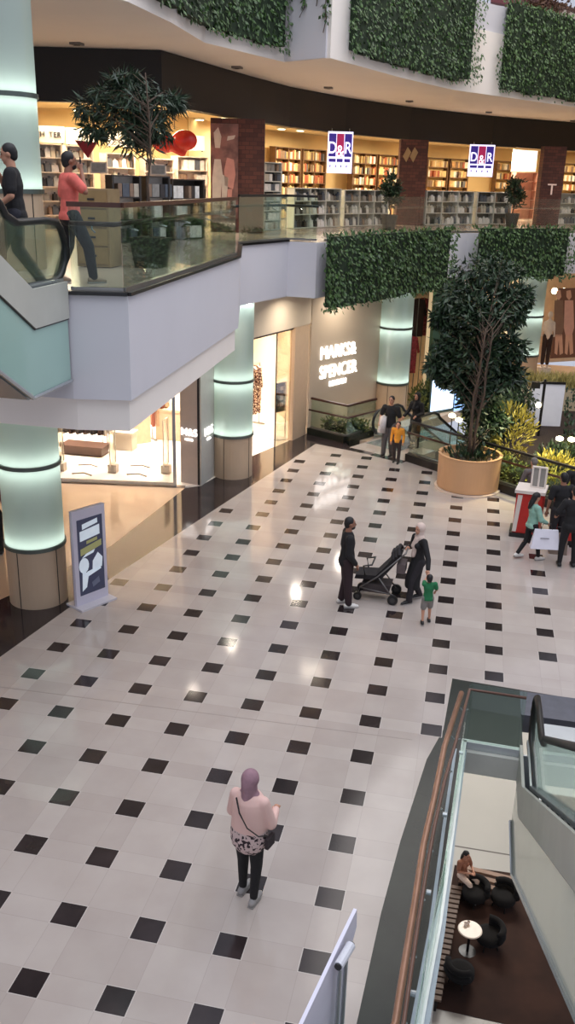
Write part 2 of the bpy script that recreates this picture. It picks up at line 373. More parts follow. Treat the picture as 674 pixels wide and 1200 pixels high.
# ================================================================== COLUMNS
def column(cx,cy,r,z0,z1,rings,label,group='backlit glass columns',base=1.15,upper=None):
    t=thing('glass_column',label,'column',(cx,cy,z0),0,group)
    m=MB(); m.lathe((cx,cy,z0),[(r,0),(r,base)],40); part('base_cladding',m,M_base,t,smooth=False)
    m=MB()
    for a in (-100,-20,60,140): 
        x,y=cx+math.cos(math.radians(a))*(r+.002),cy+math.sin(math.radians(a))*(r+.002); m.box(x-.006,x+.006,y-.006,y+.006,z0+.01,z0+base)
    part('base_joint',m,M_trim,t)
    m=MB(); m.lathe((cx,cy,z0+base),[(r*.62,0),(r*.62,z1-z0-base)],24); part('core',m,M_core,t)
    levels=[z0+base]+rings+[z1]
    for i in range(len(levels)-1):
        a,b=levels[i]+.035,levels[i+1]-.035
        m=MB(); m.lathe((cx,cy,0),[(r,a),(r,b)],48)
        m.f=m.f[:-2]; m.mi=m.mi[:-2]
        part('glass_shell',m,M_lit,t,smooth=True)
        m=MB(); m.lathe((cx,cy,a+.03),[(r*.72,0),(r*.9,0),(r*.9,.05),(r*.72,.05)],32,closed=True); part('ring_lamp',m,M_lamp,t)
        if b-a>1.2 and b<9:
            m=MB(); m.lathe((cx,cy,b-.09),[(r*.72,0),(r*.9,0),(r*.9,.05),(r*.72,.05)],32,closed=True); part('ring_lamp',m,M_lamp,t)
    for z in levels[:-1]:
        m=MB(); m.lathe((cx,cy,z-.035),[(r*.6,0),(r+.03,0),(r+.03,.07),(r*.6,.07)],40,closed=True); part('metal_ring',m,M_ring,t)
    return t
column(-4.78,7.97,.53,0,4.15,[2.68],'nearest glowing glass column with a tan base, left of the standing ad screen')
column(-4.78,7.97,.53,6.01,10.35,[8.6],'glowing glass column on the upper walkway at the left picture edge',base=1.2)
column(-3.32,16.33,.53,0,4.6,[2.6],'glowing glass column between the shop pillar and the shop doorway')
column(.12,24.35,.54,0,4.6,[3.0],'glowing glass column behind the couple at the far escalator')
column(4.75,31.6,.54,0,4.6,[2.7],'farthest glowing glass column, right of the big potted tree')
# ================================================================== RAILINGS
def railing(poly,z,label,h=1.08,capm=M_wood,railm=M_wood,side=1,cat='railing',group=None,glass=None,low=.84,capw=.035,brackets=True,panel=1.4,base=.05):
    glass=glass or M_glass
    P=[Vector((p[0],p[1],z)) for p in poly]; t=thing('glass_railing',label,cat,P[0],0,group)
    m=MB()
    for i in range(len(P)-1): m.wall(P[i],P[i+1],.06,z,z+base)
    part('base_channel',m,M_steel if base<.12 else M_trim,t)
    for i in range(len(P)-1):
        L=(P[i+1]-P[i]).length; n=max(1,round(L/panel)); u=(P[i+1]-P[i])/n
        for k in range(n):
            a=P[i]+u*k+u.normalized()*.012; b=P[i]+u*(k+1)-u.normalized()*.012
            m=MB(); m.wall(a,b,.016,z+base,z+h-.03); part('glass_panel',m,glass,t)
    m=MB()
    for i in range(len(P)-1): m.wall(P[i],P[i+1],capw*2,z+h-.03,z+h+.03)
    part('top_rail',m,capm,t)
    o=offs(poly,.11*side)
    m=MB(); m.tube([(p.x,p.y,z+low) for p in o],.032,8)
    hr=part('handrail',m,railm,t,smooth=True)
    if brackets:
        for i in range(len(P)-1):
            L=(P[i+1]-P[i]).length; n=max(1,round(L/panel))
            for k in range(n):
                q=P[i].lerp(P[i+1],(k+.5)/n); q2=Vector((o[i].x,o[i].y,0)).lerp(Vector((o[i+1].x,o[i+1].y,0)),(k+.5)/n)
                m=MB(); m.tube([(q.x,q.y,z+low-.1),(q2.x,q2.y,z+low-.07),(q2.x,q2.y,z+low-.02)],.012,6); part('bracket',m,M_steel_l,t)
    return t
railing([(-2.5,5.22),(-1.82,5.36),(-2.1,12.0),(-2.95,15.4)][:3],6.045,'corner glass railing with two dark wooden rails on the upper walkway by the escalator')
railing([(-2.97,15.5),(-2.3,17.8),(-1.5,17.8)],6.045,'short glass railing beside the brick pillar at the recess of the upper walkway',capm=M_trim,railm=M_trim)
railing([(-1.35,18.2),(-.1,21.3),(1.5,25.1),(2.1,26),(5.6,28.9),(12,34)],6.02,'long glass railing in front of the bookshop behind the ivy boxes',capm=M_glass_c,railm=M_glass_c,capw=.012,low=.8,brackets=False,panel=2.0,glass=M_glass_c)
vr=[(3.94,5.02),(3.17,5.05),(3.08,3.2),(3.0,1.6),(2.9,.4),(2.8,-1.2),(2.66,-3),(2.55,-6)]
t=thing('glass_railing','curved glass railing with a copper wood handrail round the escalator void','railing',(3.17,5.05,0))
m=MB(); 
for i in range(len(vr)-1): m.wall(vr[i],vr[i+1],.07,0,.14)
part('base_channel',m,M_steel_l,t)
for i in range(len(vr)-1):
    a=Vector(vr[i]);b=Vector(vr[i+1]);n=max(1,round((b-a).length/1.3))
    for k in range(n):
        m=MB(); m.wall(a.lerp(b,(k+.012)/n),a.lerp(b,(k+.988)/n),.016,.14,1.05); part('glass_panel',m,M_glass,t)
m=MB(); tr=[tuple(Z(3.94*0+617,818,1.08)[:2])]+[tuple(Z(x,y,1.08)[:2]) for x,y in ((550.5,808),(535,867),(521,916),(509,970),(500,1020),(492,1070),(483,1130),(473,1200))]+[(2.52,-1.6),(2.4,-3),(2.3,-6)]
m.tube([(p[0],p[1],1.08) for p in tr],.02,8); part('top_rail',m,mat('brown_rail',(104,74,62),.35,vary=.1),t,smooth=True)
m=MB(); h2=[tuple(Z(x,y,.92)[:2]) for x,y in ((541,812),(521,875),(508.7,937),(496.5,990),(486,1060),(474,1133),(463.7,1199))]+[(2.42,-1.6),(2.3,-3),(2.2,-6)]
m.tube([(p[0],p[1],.92) for p in h2],.036,10); part('handrail',m,M_copper,t,smooth=True)
vr=tr
for k in range(12):
    y=4.7-k*.72
    def xat(P,y):
        for i in range(len(P)-1):
            if P[i][1]>=y>=P[i+1][1]: return P[i][0]+(P[i+1][0]-P[i][0])*(y-P[i][1])/(P[i+1][1]-P[i][1])
        return P[-1][0]
    m=MB(); m.tube([(xat(vr[1:],y)+.02,y,.86),(xat(vr[1:],y)-.04,y,.82),(xat(h2,y),y,.9)],.011,6); part('bracket',m,M_steel_l,t)
for k in range(6):
    y=4.2-k*1.3
    m=MB(); m.tube([(xat(vr[1:],y),y,.5),(xat(vr[1:],y)+.05,y,.5)],.03,10); part('glass_stud',m,M_steel_l,t)
# steel service channel inside the void edge
m=MB(); ie=inner
for i in range(len(ie)-1): m.wall((ie[i][0]-.02,ie[i][1]),(ie[i+1][0]-.02,ie[i+1][1]),.07,0.0,.05); m.wall((ie[i][0]-.14,ie[i][1]),(ie[i+1][0]-.14,ie[i+1][1]),.04,0.0,.05)
struct('trim_3',m,mat('blue_steel_edge',(150,162,172),.3,metal=.4))
# far railing along the garden
fr=[tuple(railA),tuple(railC)]
railing([tuple(railA+rn*.12),tuple(railC+rn*.12)],.22,'long dark-topped glass railing between the white floor and the indoor garden',h=.92,low=.62,side=-1,capm=M_trim,railm=M_wood,glass=M_glass_d,base=.03)
m=MB(); m.wall(railA+rn*.12,railC+rn*.12,.3,-.3,.22); struct('trim_4',m,M_trim)
# railing beside the far escalator
railing([(-2.06,21.02),(-.83,20.36),(-.1,21.6)],.2,'glass railing with two dark rails below the large shop name, left of the far escalator',h=.95,low=.6,side=-1,capm=M_wood,railm=M_wood,glass=M_glass)
m=MB(); m.wall((-2.1,21.1),(-.83,20.36),.26,-.3,.2); m.wall((-.83,20.36),(-.1,21.6),.26,-.3,.2); struct('trim_5',m,M_band2)
# ================================================================== ESCALATORS
def escalator(label,org,rot,rise,sgn=1,W=1.5,truss=True,clad=M_clad,slope=32.0,endx=0.0,notch=True):
    """local +Y runs along the travel, landing end at y=0, break at y=.95"""
    t=thing('escalator',label,'escalator',org,rot,'escalators of the atrium')
    tn=math.tan(math.radians(slope))*sgn; run=rise/abs(tn); y1=.95
    def zc(y): return 0 if y<y1 else (y-y1)*tn if y<y1+run else run*tn
    ye=y1+run+1.2
    for s in (-1,1):
        x=s*W/2
        def side(name,zt,zb,m_,y0,brk,th,xo,smooth=False):
            m=MB()
            P=[(y0,zt),(y1+.0,zt),(y1+run,zt+run*tn),(ye,zt+run*tn),(ye,zb+run*tn),(y1+run+ (brk-y1),zb+run*tn),(brk,zb),(y0,zb)]
            m.slabpoly([(x+xo,a,b) for a,b in P],(1,0,0),th); return part(name,m,m_,t,local=True)
        side('skirt_panel',.17,-.30,M_skirt,0,y1+.0 if sgn>0 else y1+.2,.04*s,-.0)
        if truss: 
            side('truss_cladding',-.315,-1.12,clad,0,y1+.16,.03*s,-.02*s)
            m=MB()
            for a,b in ((0,y1+.16),): m2=MB(); m2.tube([(x+.02*s,a,-1.13),(x+.02*s,b,-1.13),(x+.02*s,y1+.16+run,-1.13+run*tn)],.028,6); part('bottom_edge',m2,M_steel_l,t,local=True)
            m.tube([(x+.02*s,0,-.31),(x+.02*s,y1,-.31),(x+.02*s,y1+run,-.31+run*tn)],.012,6)
            part('truss_edge',m,M_trim,t,local=True)
        # balustrade: glass + handrail loop
        hx=x-.12*s; top=.93
        path=[(hx,y1+run,top+run*tn),(hx,y1+.35,top+.35*tn)]
        for k in range(5): 
            q=k/4; path.append((hx,y1+.25-q*.5,top+max(0,.25-q*.5)*tn*.6))
        path+=[(hx,.25,top-.0)]
        for k in range(1,8):
            a=PI/2+PI*k/8; path.append((hx,.05+math.cos(a)*.36,.55+math.sin(a)*.38))
        path+=[(hx,.1,.17),(hx,y1,.17)]
        m=MB(); m.tube(path,.045,8); part('handrail',m,M_rubber,t,smooth=True,local=True)
        g=MB(); gp=[(y1,.19)]+[(p[1],p[2]-.02) for p in path[::-1][1:]] +[(y1+run,.2+run*tn)]
        g.slabpoly([(hx-.008,a,b) for a,b in gp],(1,0,0),.016); part('glass_balustrade',g,M_glass if truss else M_glass,t,local=True)
        m=MB(); m.slabpoly([(hx-.06,a,b) for a,b in [(-.1,.2),(y1,.2),(y1+run,.2+run*tn),(y1+run,.14+run*tn),(y1,.14),(-.1,.14)]],(1,0,0),.12); part('inner_deck',m,M_steel_l,t,local=True)
    n=int(run/.4); m=MB()
    for k in range(n):
        y=y1+k*.4; z=zc(y+.2)
        m.box(-W/2+.24,W/2-.24,y,y+.4,z-.25,z)
    if n>0: part('steps',m,mat('step_dark',(62,62,64),.45,metal=.5),t,local=True)
    m=MB(); m.box(-W/2+.2,W/2-.2,-.9 if sgn>0 else -.7,y1,-.1,.004); part('landing_plate',m,M_steel_l,t,local=True)
    m=MB(); m.box(-W/2+.24,W/2-.24,y1-.05,y1+.1,-.05,.012); part('comb_plate',m,mat('comb_yellow',(176,170,150),.4,metal=.5),t,local=True)
    # underside
    if truss:
        m=MB(); m.slabpoly([(-W/2+.04,0,-1.1),(-W/2+.04,y1+.16,-1.1),(-W/2+.04,y1+.16+run,-1.1+run*tn),(-W/2+.04,y1+.16+run,-1.16+run*tn),(-W/2+.04,y1+.16,-1.16),(-W/2+.04,0,-1.16)],(1,0,0),W-.08)
        m.box(-W/2,W/2,-.03,.0,-1.12,.0); part('truss_underside',m,M_steel_l,t,local=True)
    return t
escalator('escalator rising out of the left picture edge beside the upper walkway',(-3.27,5.08,6.0),PI,6.0)
escalator('escalator at the lower right, climbing towards the viewer above the open void',(4.72,5.08,0),PI,6.0,clad=M_clad2)
eh=math.atan2(.86,.5)-PI/2
escalator('far escalator that a couple and a child are leaving, behind the white floor',(.66,20.78,0),eh,5.5,sgn=-1,W=1.6,truss=False)
# ================================================================== PLANTS
def leaf(mb,p,d,n,L,W):
    d=d.normalized(); s=d.cross(n)
    if s.length<1e-4: s=Vector((1,0,0))
    s.normalize(); nn=s.cross(d)
    mb.add([p,p+d*L*.5+s*W*.5-nn*W*.12,p+d*L,p+d*L*.5-s*W*.5-nn*W*.12],[[0,1,2],[0,2,3]])
rv=lambda:Vector((random.gauss(0,1),random.gauss(0,1),random.gauss(0,1)))
def frac_noise(x): return noise.noise(Vector((x,3.3,1.1)))
def ivy(poly,z0,z1,label,name='ivy_curtain',dens=200,size=.13,m=None,thick=.32,rag=.18,group='ivy curtains on the slab edges',side=-1,tops=.12,taper=0):
    P=[Vector((p[0],p[1])) for p in poly]; t=thing(name,label,'hanging ivy',(P[0].x,P[0].y,z0),0,group)
    c=MB(); o=offs(P,side*.02); o2=offs(P,side*(thick-.1))
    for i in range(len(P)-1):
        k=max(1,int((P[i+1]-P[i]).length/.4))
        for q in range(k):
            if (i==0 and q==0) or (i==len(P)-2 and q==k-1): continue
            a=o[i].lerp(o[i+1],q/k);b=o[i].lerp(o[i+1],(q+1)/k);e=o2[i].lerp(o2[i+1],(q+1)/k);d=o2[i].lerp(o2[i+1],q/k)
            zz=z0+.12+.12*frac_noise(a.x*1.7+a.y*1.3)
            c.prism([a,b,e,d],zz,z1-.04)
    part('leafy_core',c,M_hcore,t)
    l=MB()
    for i in range(len(P)-1):
        a,b=P[i],P[i+1]; L=(b-a).length; nrm=Vector((-(b-a).y,(b-a).x,0)).normalized()*side
        n=int(L*(z1-z0)*dens)
        for k in range(n):
            u=random.random(); z=random.uniform(z0,z1); q=a.lerp(b,u)
            edge=z0+rag*(.5+.9*frac_noise((q.x+q.y)*2.1)+.4*frac_noise((q.x-q.y)*7))
            if z<edge: 
                if random.random()>.06: continue
            bump=.08*noise.noise(Vector((q.x*1.6,q.y*1.6,z*1.8)))
            p=Vector((q.x,q.y,z))+nrm*(thick-.1+bump+random.uniform(-.05,.09))
            d=Vector((0,0,-1))+nrm*.45+rv()*.38
            leaf(l,p,d,nrm+rv()*.45,size*random.uniform(.6,1.2),size*.62*random.uniform(.7,1.1))
        for k in range(int(L*26)):
            q=a.lerp(b,random.random()); p=Vector((q.x,q.y,z1-.04))+nrm*random.uniform(0,thick)
            leaf(l,p,Vector((0,0,1))*.8+rv()*.7,nrm+rv(),size*random.uniform(.8,1.7),size*.5)
    part('leaves',l,m or M_leaf2,t); return t
def xy(v): return (v.x,v.y)
h1=[xy(D(x,300,d)) for x,d in ((372,22.9),(410,24.2),(455,26.2),(495,28.0),(527,29.2))]
ivy(h1,4.25,6.2,'leafy green ivy curtain on the upper slab edge above the large lit shop name')
h2=[xy(D(x,300,d)) for x,d in ((548,29.8),(590,30.6),(635,31.4),(670,32))]
ivy(h2,4.42,6.22,'leafy green ivy curtain on the upper slab edge above the big potted tree')
off=lambda P,d:[tuple(q) for q in offs(P,d)]
h3=[ue[3],ue[4],ue[5]]
g3=[tuple(ue[3]),tuple(ue[4]),tuple(ue[5]),tuple(ue[6])]
ivy(g3,10.5,13.6,'dense ivy curtain at the top of the picture, leftmost, above the bamboo tree',dens=150)
U=[Vector(p) for p in ue]
g4=[tuple(U[7].lerp(U[8],.12)),tuple(U[8]),tuple(U[9]),tuple(U[9].lerp(U[10],.7))]
ivy(g4,10.5,14.5,'dense ivy curtain at the top of the picture, the middle one of three',dens=130)
g5=[tuple(U[10].lerp(U[11],.08)),tuple(U[10].lerp(U[11],.5)),tuple(U[11]),tuple(U[12])]
ivy(g5,10.42,13.15,'dense ivy curtain at the top right corner of the picture',dens=150)
# second-floor parapet behind the ivy
m=MB()
ue2=[tuple(q) for q in offs(ue,.12)]
for i in range(4,11):
    m.wall(ue2[i],ue2[i+1],.12,10.36,13.0)
struct('wall_parapet_second_floor',m,M_white)
# loose vines
for k,(x,d,ln) in enumerate(((354,23.9,1.1),(372,23.5,.9),(381,23.2,1.5))):
    b=OP(x,20,ue[6],ue[7],.10); l=MB(); pts=[(b.x,b.y,13.1)]+[(b.x+random.gauss(0,.03),b.y-.02,12.7-j*(ln+.3)/6) for j in range(7)]
    t=thing('trailing_vine','single thin trailing vine on the white parapet, %s'%['left of the middle ivy curtain','second, left of the middle ivy curtain','third, touching the middle ivy curtain','between the middle and right ivy curtains','last, beside the right ivy curtain'][k],'vine',(b.x,b.y,11),0,'trailing vines')
    s=MB(); s.tube(pts,.012,5); part('stem',s,M_trunk,t)
    for j in range(70):
        u=random.random()*6; i=int(u); p=Vector(pts[i]).lerp(Vector(pts[i+1]),u-i); leaf(l,p+rv()*.05,Vector((0,0,-1))+rv()*.5,rv(),.12,.08)
    part('leaves',l,M_leaf2,t)
# structures above the right ivy: red canopy and rails
t=thing('red_awning','dark red awning frame on the top floor above the right ivy curtain','awning',tuple(D(610,5,38)))
a=D(575,2,36);b=D(640,14,38)
m=MB(); m.slabpoly([a,b,b+Vector((0,0,.9)),a+Vector((0,0,1.3))],(0,1,0),.5); part('fabric',m,mat('awning_red',(96,50,58),.7),t)
m=MB(); m.tube([D(572,8,36),D(612,18,37.4),D(676,32,39)],.09,8); m.tube([D(620,-8,37.4),D(676,14,39)],.09,8); part('frame',m,M_wood,t)
l=MB()
for k in range(900):
    p=D(random.gauss(634,14),random.gauss(9,5),34.9+random.random()*.7); leaf(l,p,rv(),rv(),.2,.12)
o=single('dark_shrub',l,mat('leaf_redbrown',(70,44,40),.6,col2=(96,70,50)),'reddish brown shrub on the top floor above the right ivy curtain','shrub')
# ---------------- trees
def tree(t,base,h,crown,nb,nl,size,m,tr=.05,lean=(0,0),narrow=.3,stems=3,seed=1,droop=.3,extra=0):
    """crown: list of (center, radii) ellipsoids in world space"""
    random.seed(seed)
    base=Vector(base); s=MB(); l=MB()
    tips=[]
    for k in range(stems):
        a=2*PI*k/stems; b0=base+Vector((math.cos(a)*tr*1.6,math.sin(a)*tr*1.6,0)) if stems>1 else base
        top=base+Vector((lean[0]+math.cos(a)*.12*(stems>1),lean[1]+math.sin(a)*.12*(stems>1),h)); pts=[b0.lerp(top,q/6)+Vector((random.gauss(0,.03),random.gauss(0,.03),0))*(q>0) for q in range(7)]
        s.tube(pts,[tr*(1-.1*q) for q in range(7)],7); tips.append(pts)
    part('trunk',s,M_trunk,t,smooth=True)
    br=MB()
    for c,r in crown:
        c=Vector(c)
        for k in range(nb):
            v=rv().normalized(); e=c+Vector((v.x*r[0],v.y*r[1],v.z*r[2]))*random.uniform(.55,1)
            st=random.choice(tips); f=min(range(7),key=lambda q:abs(st[q].z-(e.z-.5*r[2]))); q0=st[f].lerp(st[max(0,f-1)],random.random()) if st[f].z<e.z or f==0 else st[max(0,f-1)].lerp(st[max(0,f-2)],random.random())
            mid=q0.lerp(e,.5)+Vector((0,0,.12))
            br.tube([q0,mid,e],[tr*.3,tr*.2,tr*.08],5)
            for j in range(nl):
                u=random.uniform(.25,1.05); p=q0.lerp(mid,u*2) if u<.5 else mid.lerp(e,(u-.5)*2)
                p=p+rv()*.13*max(r)
                d=(e-q0).normalized()*.7+rv()*.6-Vector((0,0,droop))
                leaf(l,p,d,Vector((0,0,1))+rv()*.6,size*random.uniform(.7,1.3),size*narrow*random.uniform(.8,1.2))
    for c,r in crown:
        c=Vector(c)
        for k in range(extra):
            v=rv().normalized(); u_=random.uniform(.35,1.05); cl=noise.noise(c*.7+v*u_*3.1)
            if cl<-.08: continue
            p=c+Vector((v.x*r[0],v.y*r[1],v.z*r[2]))*u_; leaf(l,p,v*.6+rv()*.5-Vector((0,0,droop)),Vector((0,0,1))+rv()*.6,size*random.uniform(.7,1.3),size*narrow*random.uniform(.8,1.2))
    part('branches',br,M_trunk,t); part('foliage',l,m,t)
# big tan planter
pc=(2.92,16.98)
t=thing('round_planter','large round tan planter standing on the tiled floor at the garden railing','planter',(pc[0],pc[1],0))
m=MB(); m.lathe((pc[0],pc[1],0),[(.74,.05),(.80,.07),(.815,.9),(.83,.955),(.75,.955),(.74,.86),(.3,.80)],56); part('pot',m,M_planter,t,smooth=False)
m=MB(); m.lathe((pc[0],pc[1],0),[(.86,0),(.86,.05),(.72,.05)],48); part('foot_ring',m,mat('planter_foot',(226,204,184),.4),t)
m=MB(); m.lathe((pc[0],pc[1],.80),[(.745,-.3),(.745,0),(.4,.05),(.1,.07)],40); part('soil',m,M_soil,t,smooth=True)
t=thing('potted_tree','tall dark leafy indoor tree growing from the large tan planter','tree',(pc[0],pc[1],.86))
def cw(x,y,d=24.4): return D(x,y,d)
crown=[(cw(572,322),(.95,.8,.48)),(cw(545,352),(.75,.7,.45)),(cw(595,362),(.5,.6,.5)),(cw(557,392),(.8,.7,.5)),(cw(532,408),(.55,.5,.35)),(cw(592,408),(.6,.6,.35)),(cw(560,438),(.75,.6,.5)),(cw(525,440),(.35,.4,.25)),(cw(596,440),(.45,.4,.35)),(cw(563,475),(.5,.5,.4)),(cw(577,492),(.4,.4,.25)),(cw(514,428),(.35,.4,.22)),(cw(608,348),(.35,.4,.3)),(cw(520,372),(.3,.4,.25)),(cw(556,365,23.6),(.5,.3,.4)),(cw(562,415,23.6),(.5,.3,.4)),(cw(556,455,23.7),(.4,.3,.3))]
tree(t,(pc[0],pc[1],.86),3.3,crown,6,60,.22,M_leaf,.04,(.10,.05),.36,3,3,.5,1350)
# groundcover in the planter
l=MB(); random.seed(4)
for k in range(160):
    a=random.random()*6.28; r=random.uniform(.1,.7); leaf(l,Vector((pc[0]+math.cos(a)*r,pc[1]+math.sin(a)*r,.86)),Vector((math.cos(a)*.5,math.sin(a)*.5,1))+rv()*.3,rv(),.22,.07)
single('ground_ivy',l,M_leaf,'low dark leaves covering the soil round the trunk in the tan planter','plant')
# bamboo like tree on the upper walkway
bt=Vector((-2.85,9.2,6.01))
t=thing('square_planter','dark planter box of the bamboo tree behind the upper glass railing','planter',bt)
m=MB(); m.prism([(bt.x-.22,bt.y-.22),(bt.x+.22,bt.y-.22),(bt.x+.22,bt.y+.22),(bt.x-.22,bt.y+.22)],6.01,6.5,top=[(bt.x-.28,bt.y-.28),(bt.x+.28,bt.y-.28),(bt.x+.28,bt.y+.28),(bt.x-.28,bt.y+.28)]); part('pot',m,mat('dark_pot',(58,56,52),.5),t)
m=MB(); m.box(bt.x-.24,bt.x+.24,bt.y-.24,bt.y+.24,6.4,6.51); part('soil',m,M_soil,t)
t=thing('bamboo_tree','slim indoor tree with long narrow drooping leaves on the upper walkway','tree',bt+Vector((0,0,.5)))
db=(bt-CAM).dot(Vector(R[2]))
cb_=lambda x,y,q=0: D(x,y,db+q)
crown=[(cb_(128,112),(.42,.4,.2)),(cb_(105,125),(.24,.3,.14)),(cb_(158,106),(.42,.4,.26)),(cb_(180,128),(.42,.4,.22)),(cb_(148,135),(.5,.4,.2)),(cb_(205,118),(.12,.2,.1)),(cb_(112,150),(.25,.3,.14)),(cb_(182,152),(.28,.3,.14)),(cb_(142,95),(.25,.3,.16)),(cb_(160,158),(.2,.2,.12))]
tree(t,bt+Vector((0,0,.5)),2.55,crown,5,30,.22,mat('leaf_bamboo',(26,40,30),.45,col2=(58,80,56),scale=9,lo=.35,hi=.65),.024,(.0,0),.16,1,5,.6,380)
# two potted bushes behind the ivy boxes
for k,(x,d,lab) in enumerate(((458,30.0,'small dark potted tree in front of the middle brick pillar of the bookshop'),(603,35.5,'small dark potted tree behind the right ivy box, below the right lit shop sign'))):
    b=D(x,230,d); b.z=6.01
    t=thing('small_pot','small pot of the tree standing on the upper walkway, %s'%('left one' if k==0 else 'right one'),'planter',b,0,'small pots on the walkway'); m=MB(); m.lathe(b,[(.2,0),(.28,.5),(.24,.5),(.22,.42)],20); part('pot',m,mat('dark_pot',(58,56,52),.5),t)
    t=thing('small_tree',lab,'tree',b+Vector((0,0,.45)))
    tree(t,b+Vector((0,0,.42)),1.0,[(b+Vector((0,0,1.45)),(.42,.42,.42)),(b+Vector((.1,0,1.1)),(.4,.4,.3))],16,30,.16,M_leaf,.03,(0,0),.42,1,11+k,.2)
# ---------------- indoor garden behind the far railing
random.seed(21)
def shrub(name,label,x,y,z,rx,ry,rz,n,size,m,cat='shrub',group=None,nar=.5,core=True,up=.5):
    t=thing(name,label,cat,(x,y,z),0,group)
    if core:
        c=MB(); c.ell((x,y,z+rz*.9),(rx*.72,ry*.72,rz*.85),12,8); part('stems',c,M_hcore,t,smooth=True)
    l=MB()
    for k in range(n):
        v=rv().normalized(); rr=random.uniform(.75,1.05)*(1+.2*noise.noise(v*2+Vector((x,y,0)))); p=Vector((x+v.x*rx*rr,y+v.y*ry*rr,z+rz+v.z*rz*rr))
        if p.z<z: p.z=z+random.random()*.1
        leaf(l,p,v+Vector((0,0,up))+rv()*.5,v+rv()*.5,size*random.uniform(.7,1.3),size*nar)
    part('foliage',l,m,t); return t
def gp(s,off_): q=railA+rd*s+rn*off_; return q.x,q.y
names=['beside the far escalator','left of the tan planter','just left of the tan planter','behind the tan planter','right of the tan planter','second right of the tan planter','above the grey haired person','behind the kiosk','right of the kiosk','at the right picture edge','beyond the picture edge']
for k in range(11):
    s=1.4+k*.62 if k>1 else (.9,1.4)[k]
    x,y=gp(2.2+k*.58,.75+.15*(k%2)); yl=k in(3,4,5,8,9)
    shrub('flowering_shrub' if yl else 'green_shrub',('bright yellow green lit bush behind the garden railing, ' if yl else 'dark green bush behind the garden railing, ')+names[k],x,y,0.0,.36,.36,.3,330,.11,M_leafy if yl else M_leaf3,'shrub','bushes behind the garden railing')
for k,(x,y,rx,rz,m_,lab) in enumerate((
   (4.1,21.0,.6,.8,M_leafy,'tall pale yellow grass plant behind the garden railing, right of the big tree'),
   (3.7,22.6,.7,.9,M_leaf,'dark green bush under the crown of the big potted tree'),
   (3.1,21.0,.55,.7,M_leaf3,'olive bush left of the big potted tree trunk'),
   (6.3,20.6,.7,.5,M_leaf3,'olive bush at the right behind the railing, by the round lamps'),
   (5.4,19.6,.6,.45,M_leaf,'dark low bush in front of the lamp post'),
   (5.2,18.2,.55,.5,M_leafy,'bright lit bush nearest the round lamps at the right'),
   (6.0,17.4,.6,.5,M_leafy,'bright lit bush at the right picture edge behind the railing'),
   (1.15,25.3,.5,.6,M_leaf3,'olive bush in front of the blue lit window'),
   (4.2,25.0,.6,.8,M_leaf,'dark bush right of the blue lit window'))):
    shrub('garden_plant',lab,x,y,-.25,rx,rx*.9,rz,520,.16 if m_ is not M_leafy else .2,m_,'plant','garden plants beyond the railing',nar=.28 if m_ is M_leafy else .45,up=.9,core=m_ is not M_leafy)
# clipped hedge blocks with the white board between
def hedgeblock(label,x0,x1,d,yb,yt):
    a=D(x0,yb,d);b=D(x1,yb,d);z0=a.z;z1=D(x0,yt,d).z
    return ivy([xy(a),xy(b)],z0,z1,label,'clipped_hedge',dens=150,size=.16,thick=.6,rag=.02,group='clipped hedge blocks',m=M_leaf)
hedgeblock('clipped dark hedge block left of the white board, behind the big tree',583,620,31,500,452)
hedgeblock('clipped dark hedge block right of the white board at the right picture edge',652,684,30.5,512,452)
a=D(619,498,31.2);b=D(656,500,31.2)
t=thing('white_board','blank white panel between the two clipped hedge blocks','board',a)
m=MB(); m.wall(xy(a),xy(b),.08,-.3,1.25); part('panel',m,mat('board_white',(222,222,230),.6,vary=.02,emit=(225,225,240),es=.12),t)
m=MB(); m.wall((a.x,a.y-.05),(b.x,b.y-.05),.06,1.22,1.3); part('frame',m,M_trim,t)
GZ=D(640,452,33.4).z-.08
for k in range(14):
    x=586+k*7; p=D(x,450,33.2+random.random()*.5); p.z=GZ+.2
    l=MB()
    for j in range(70):
        a_=random.random()*6.28; leaf(l,p+Vector((random.gauss(0,.12),random.gauss(0,.1),-.2)),Vector((math.cos(a_)*.5,math.sin(a_)*.5,1.2)),rv(),random.uniform(.4,.75),.045)
    single('tall_grass',l,mat('leaf_straw',(150,142,84),.6,col2=(206,190,120),scale=5),'one tuft in the row of straw coloured grasses above the hedge blocks','grass plant','straw coloured grasses')
m=MB(); m.wall(xy(D(575,450,33.4)),xy(D(700,450,33.4)),.8,-.3,D(640,452,33.4).z-.1); struct('wall_planting_bed',m,mat('bed_wall',(190,172,140),.7))
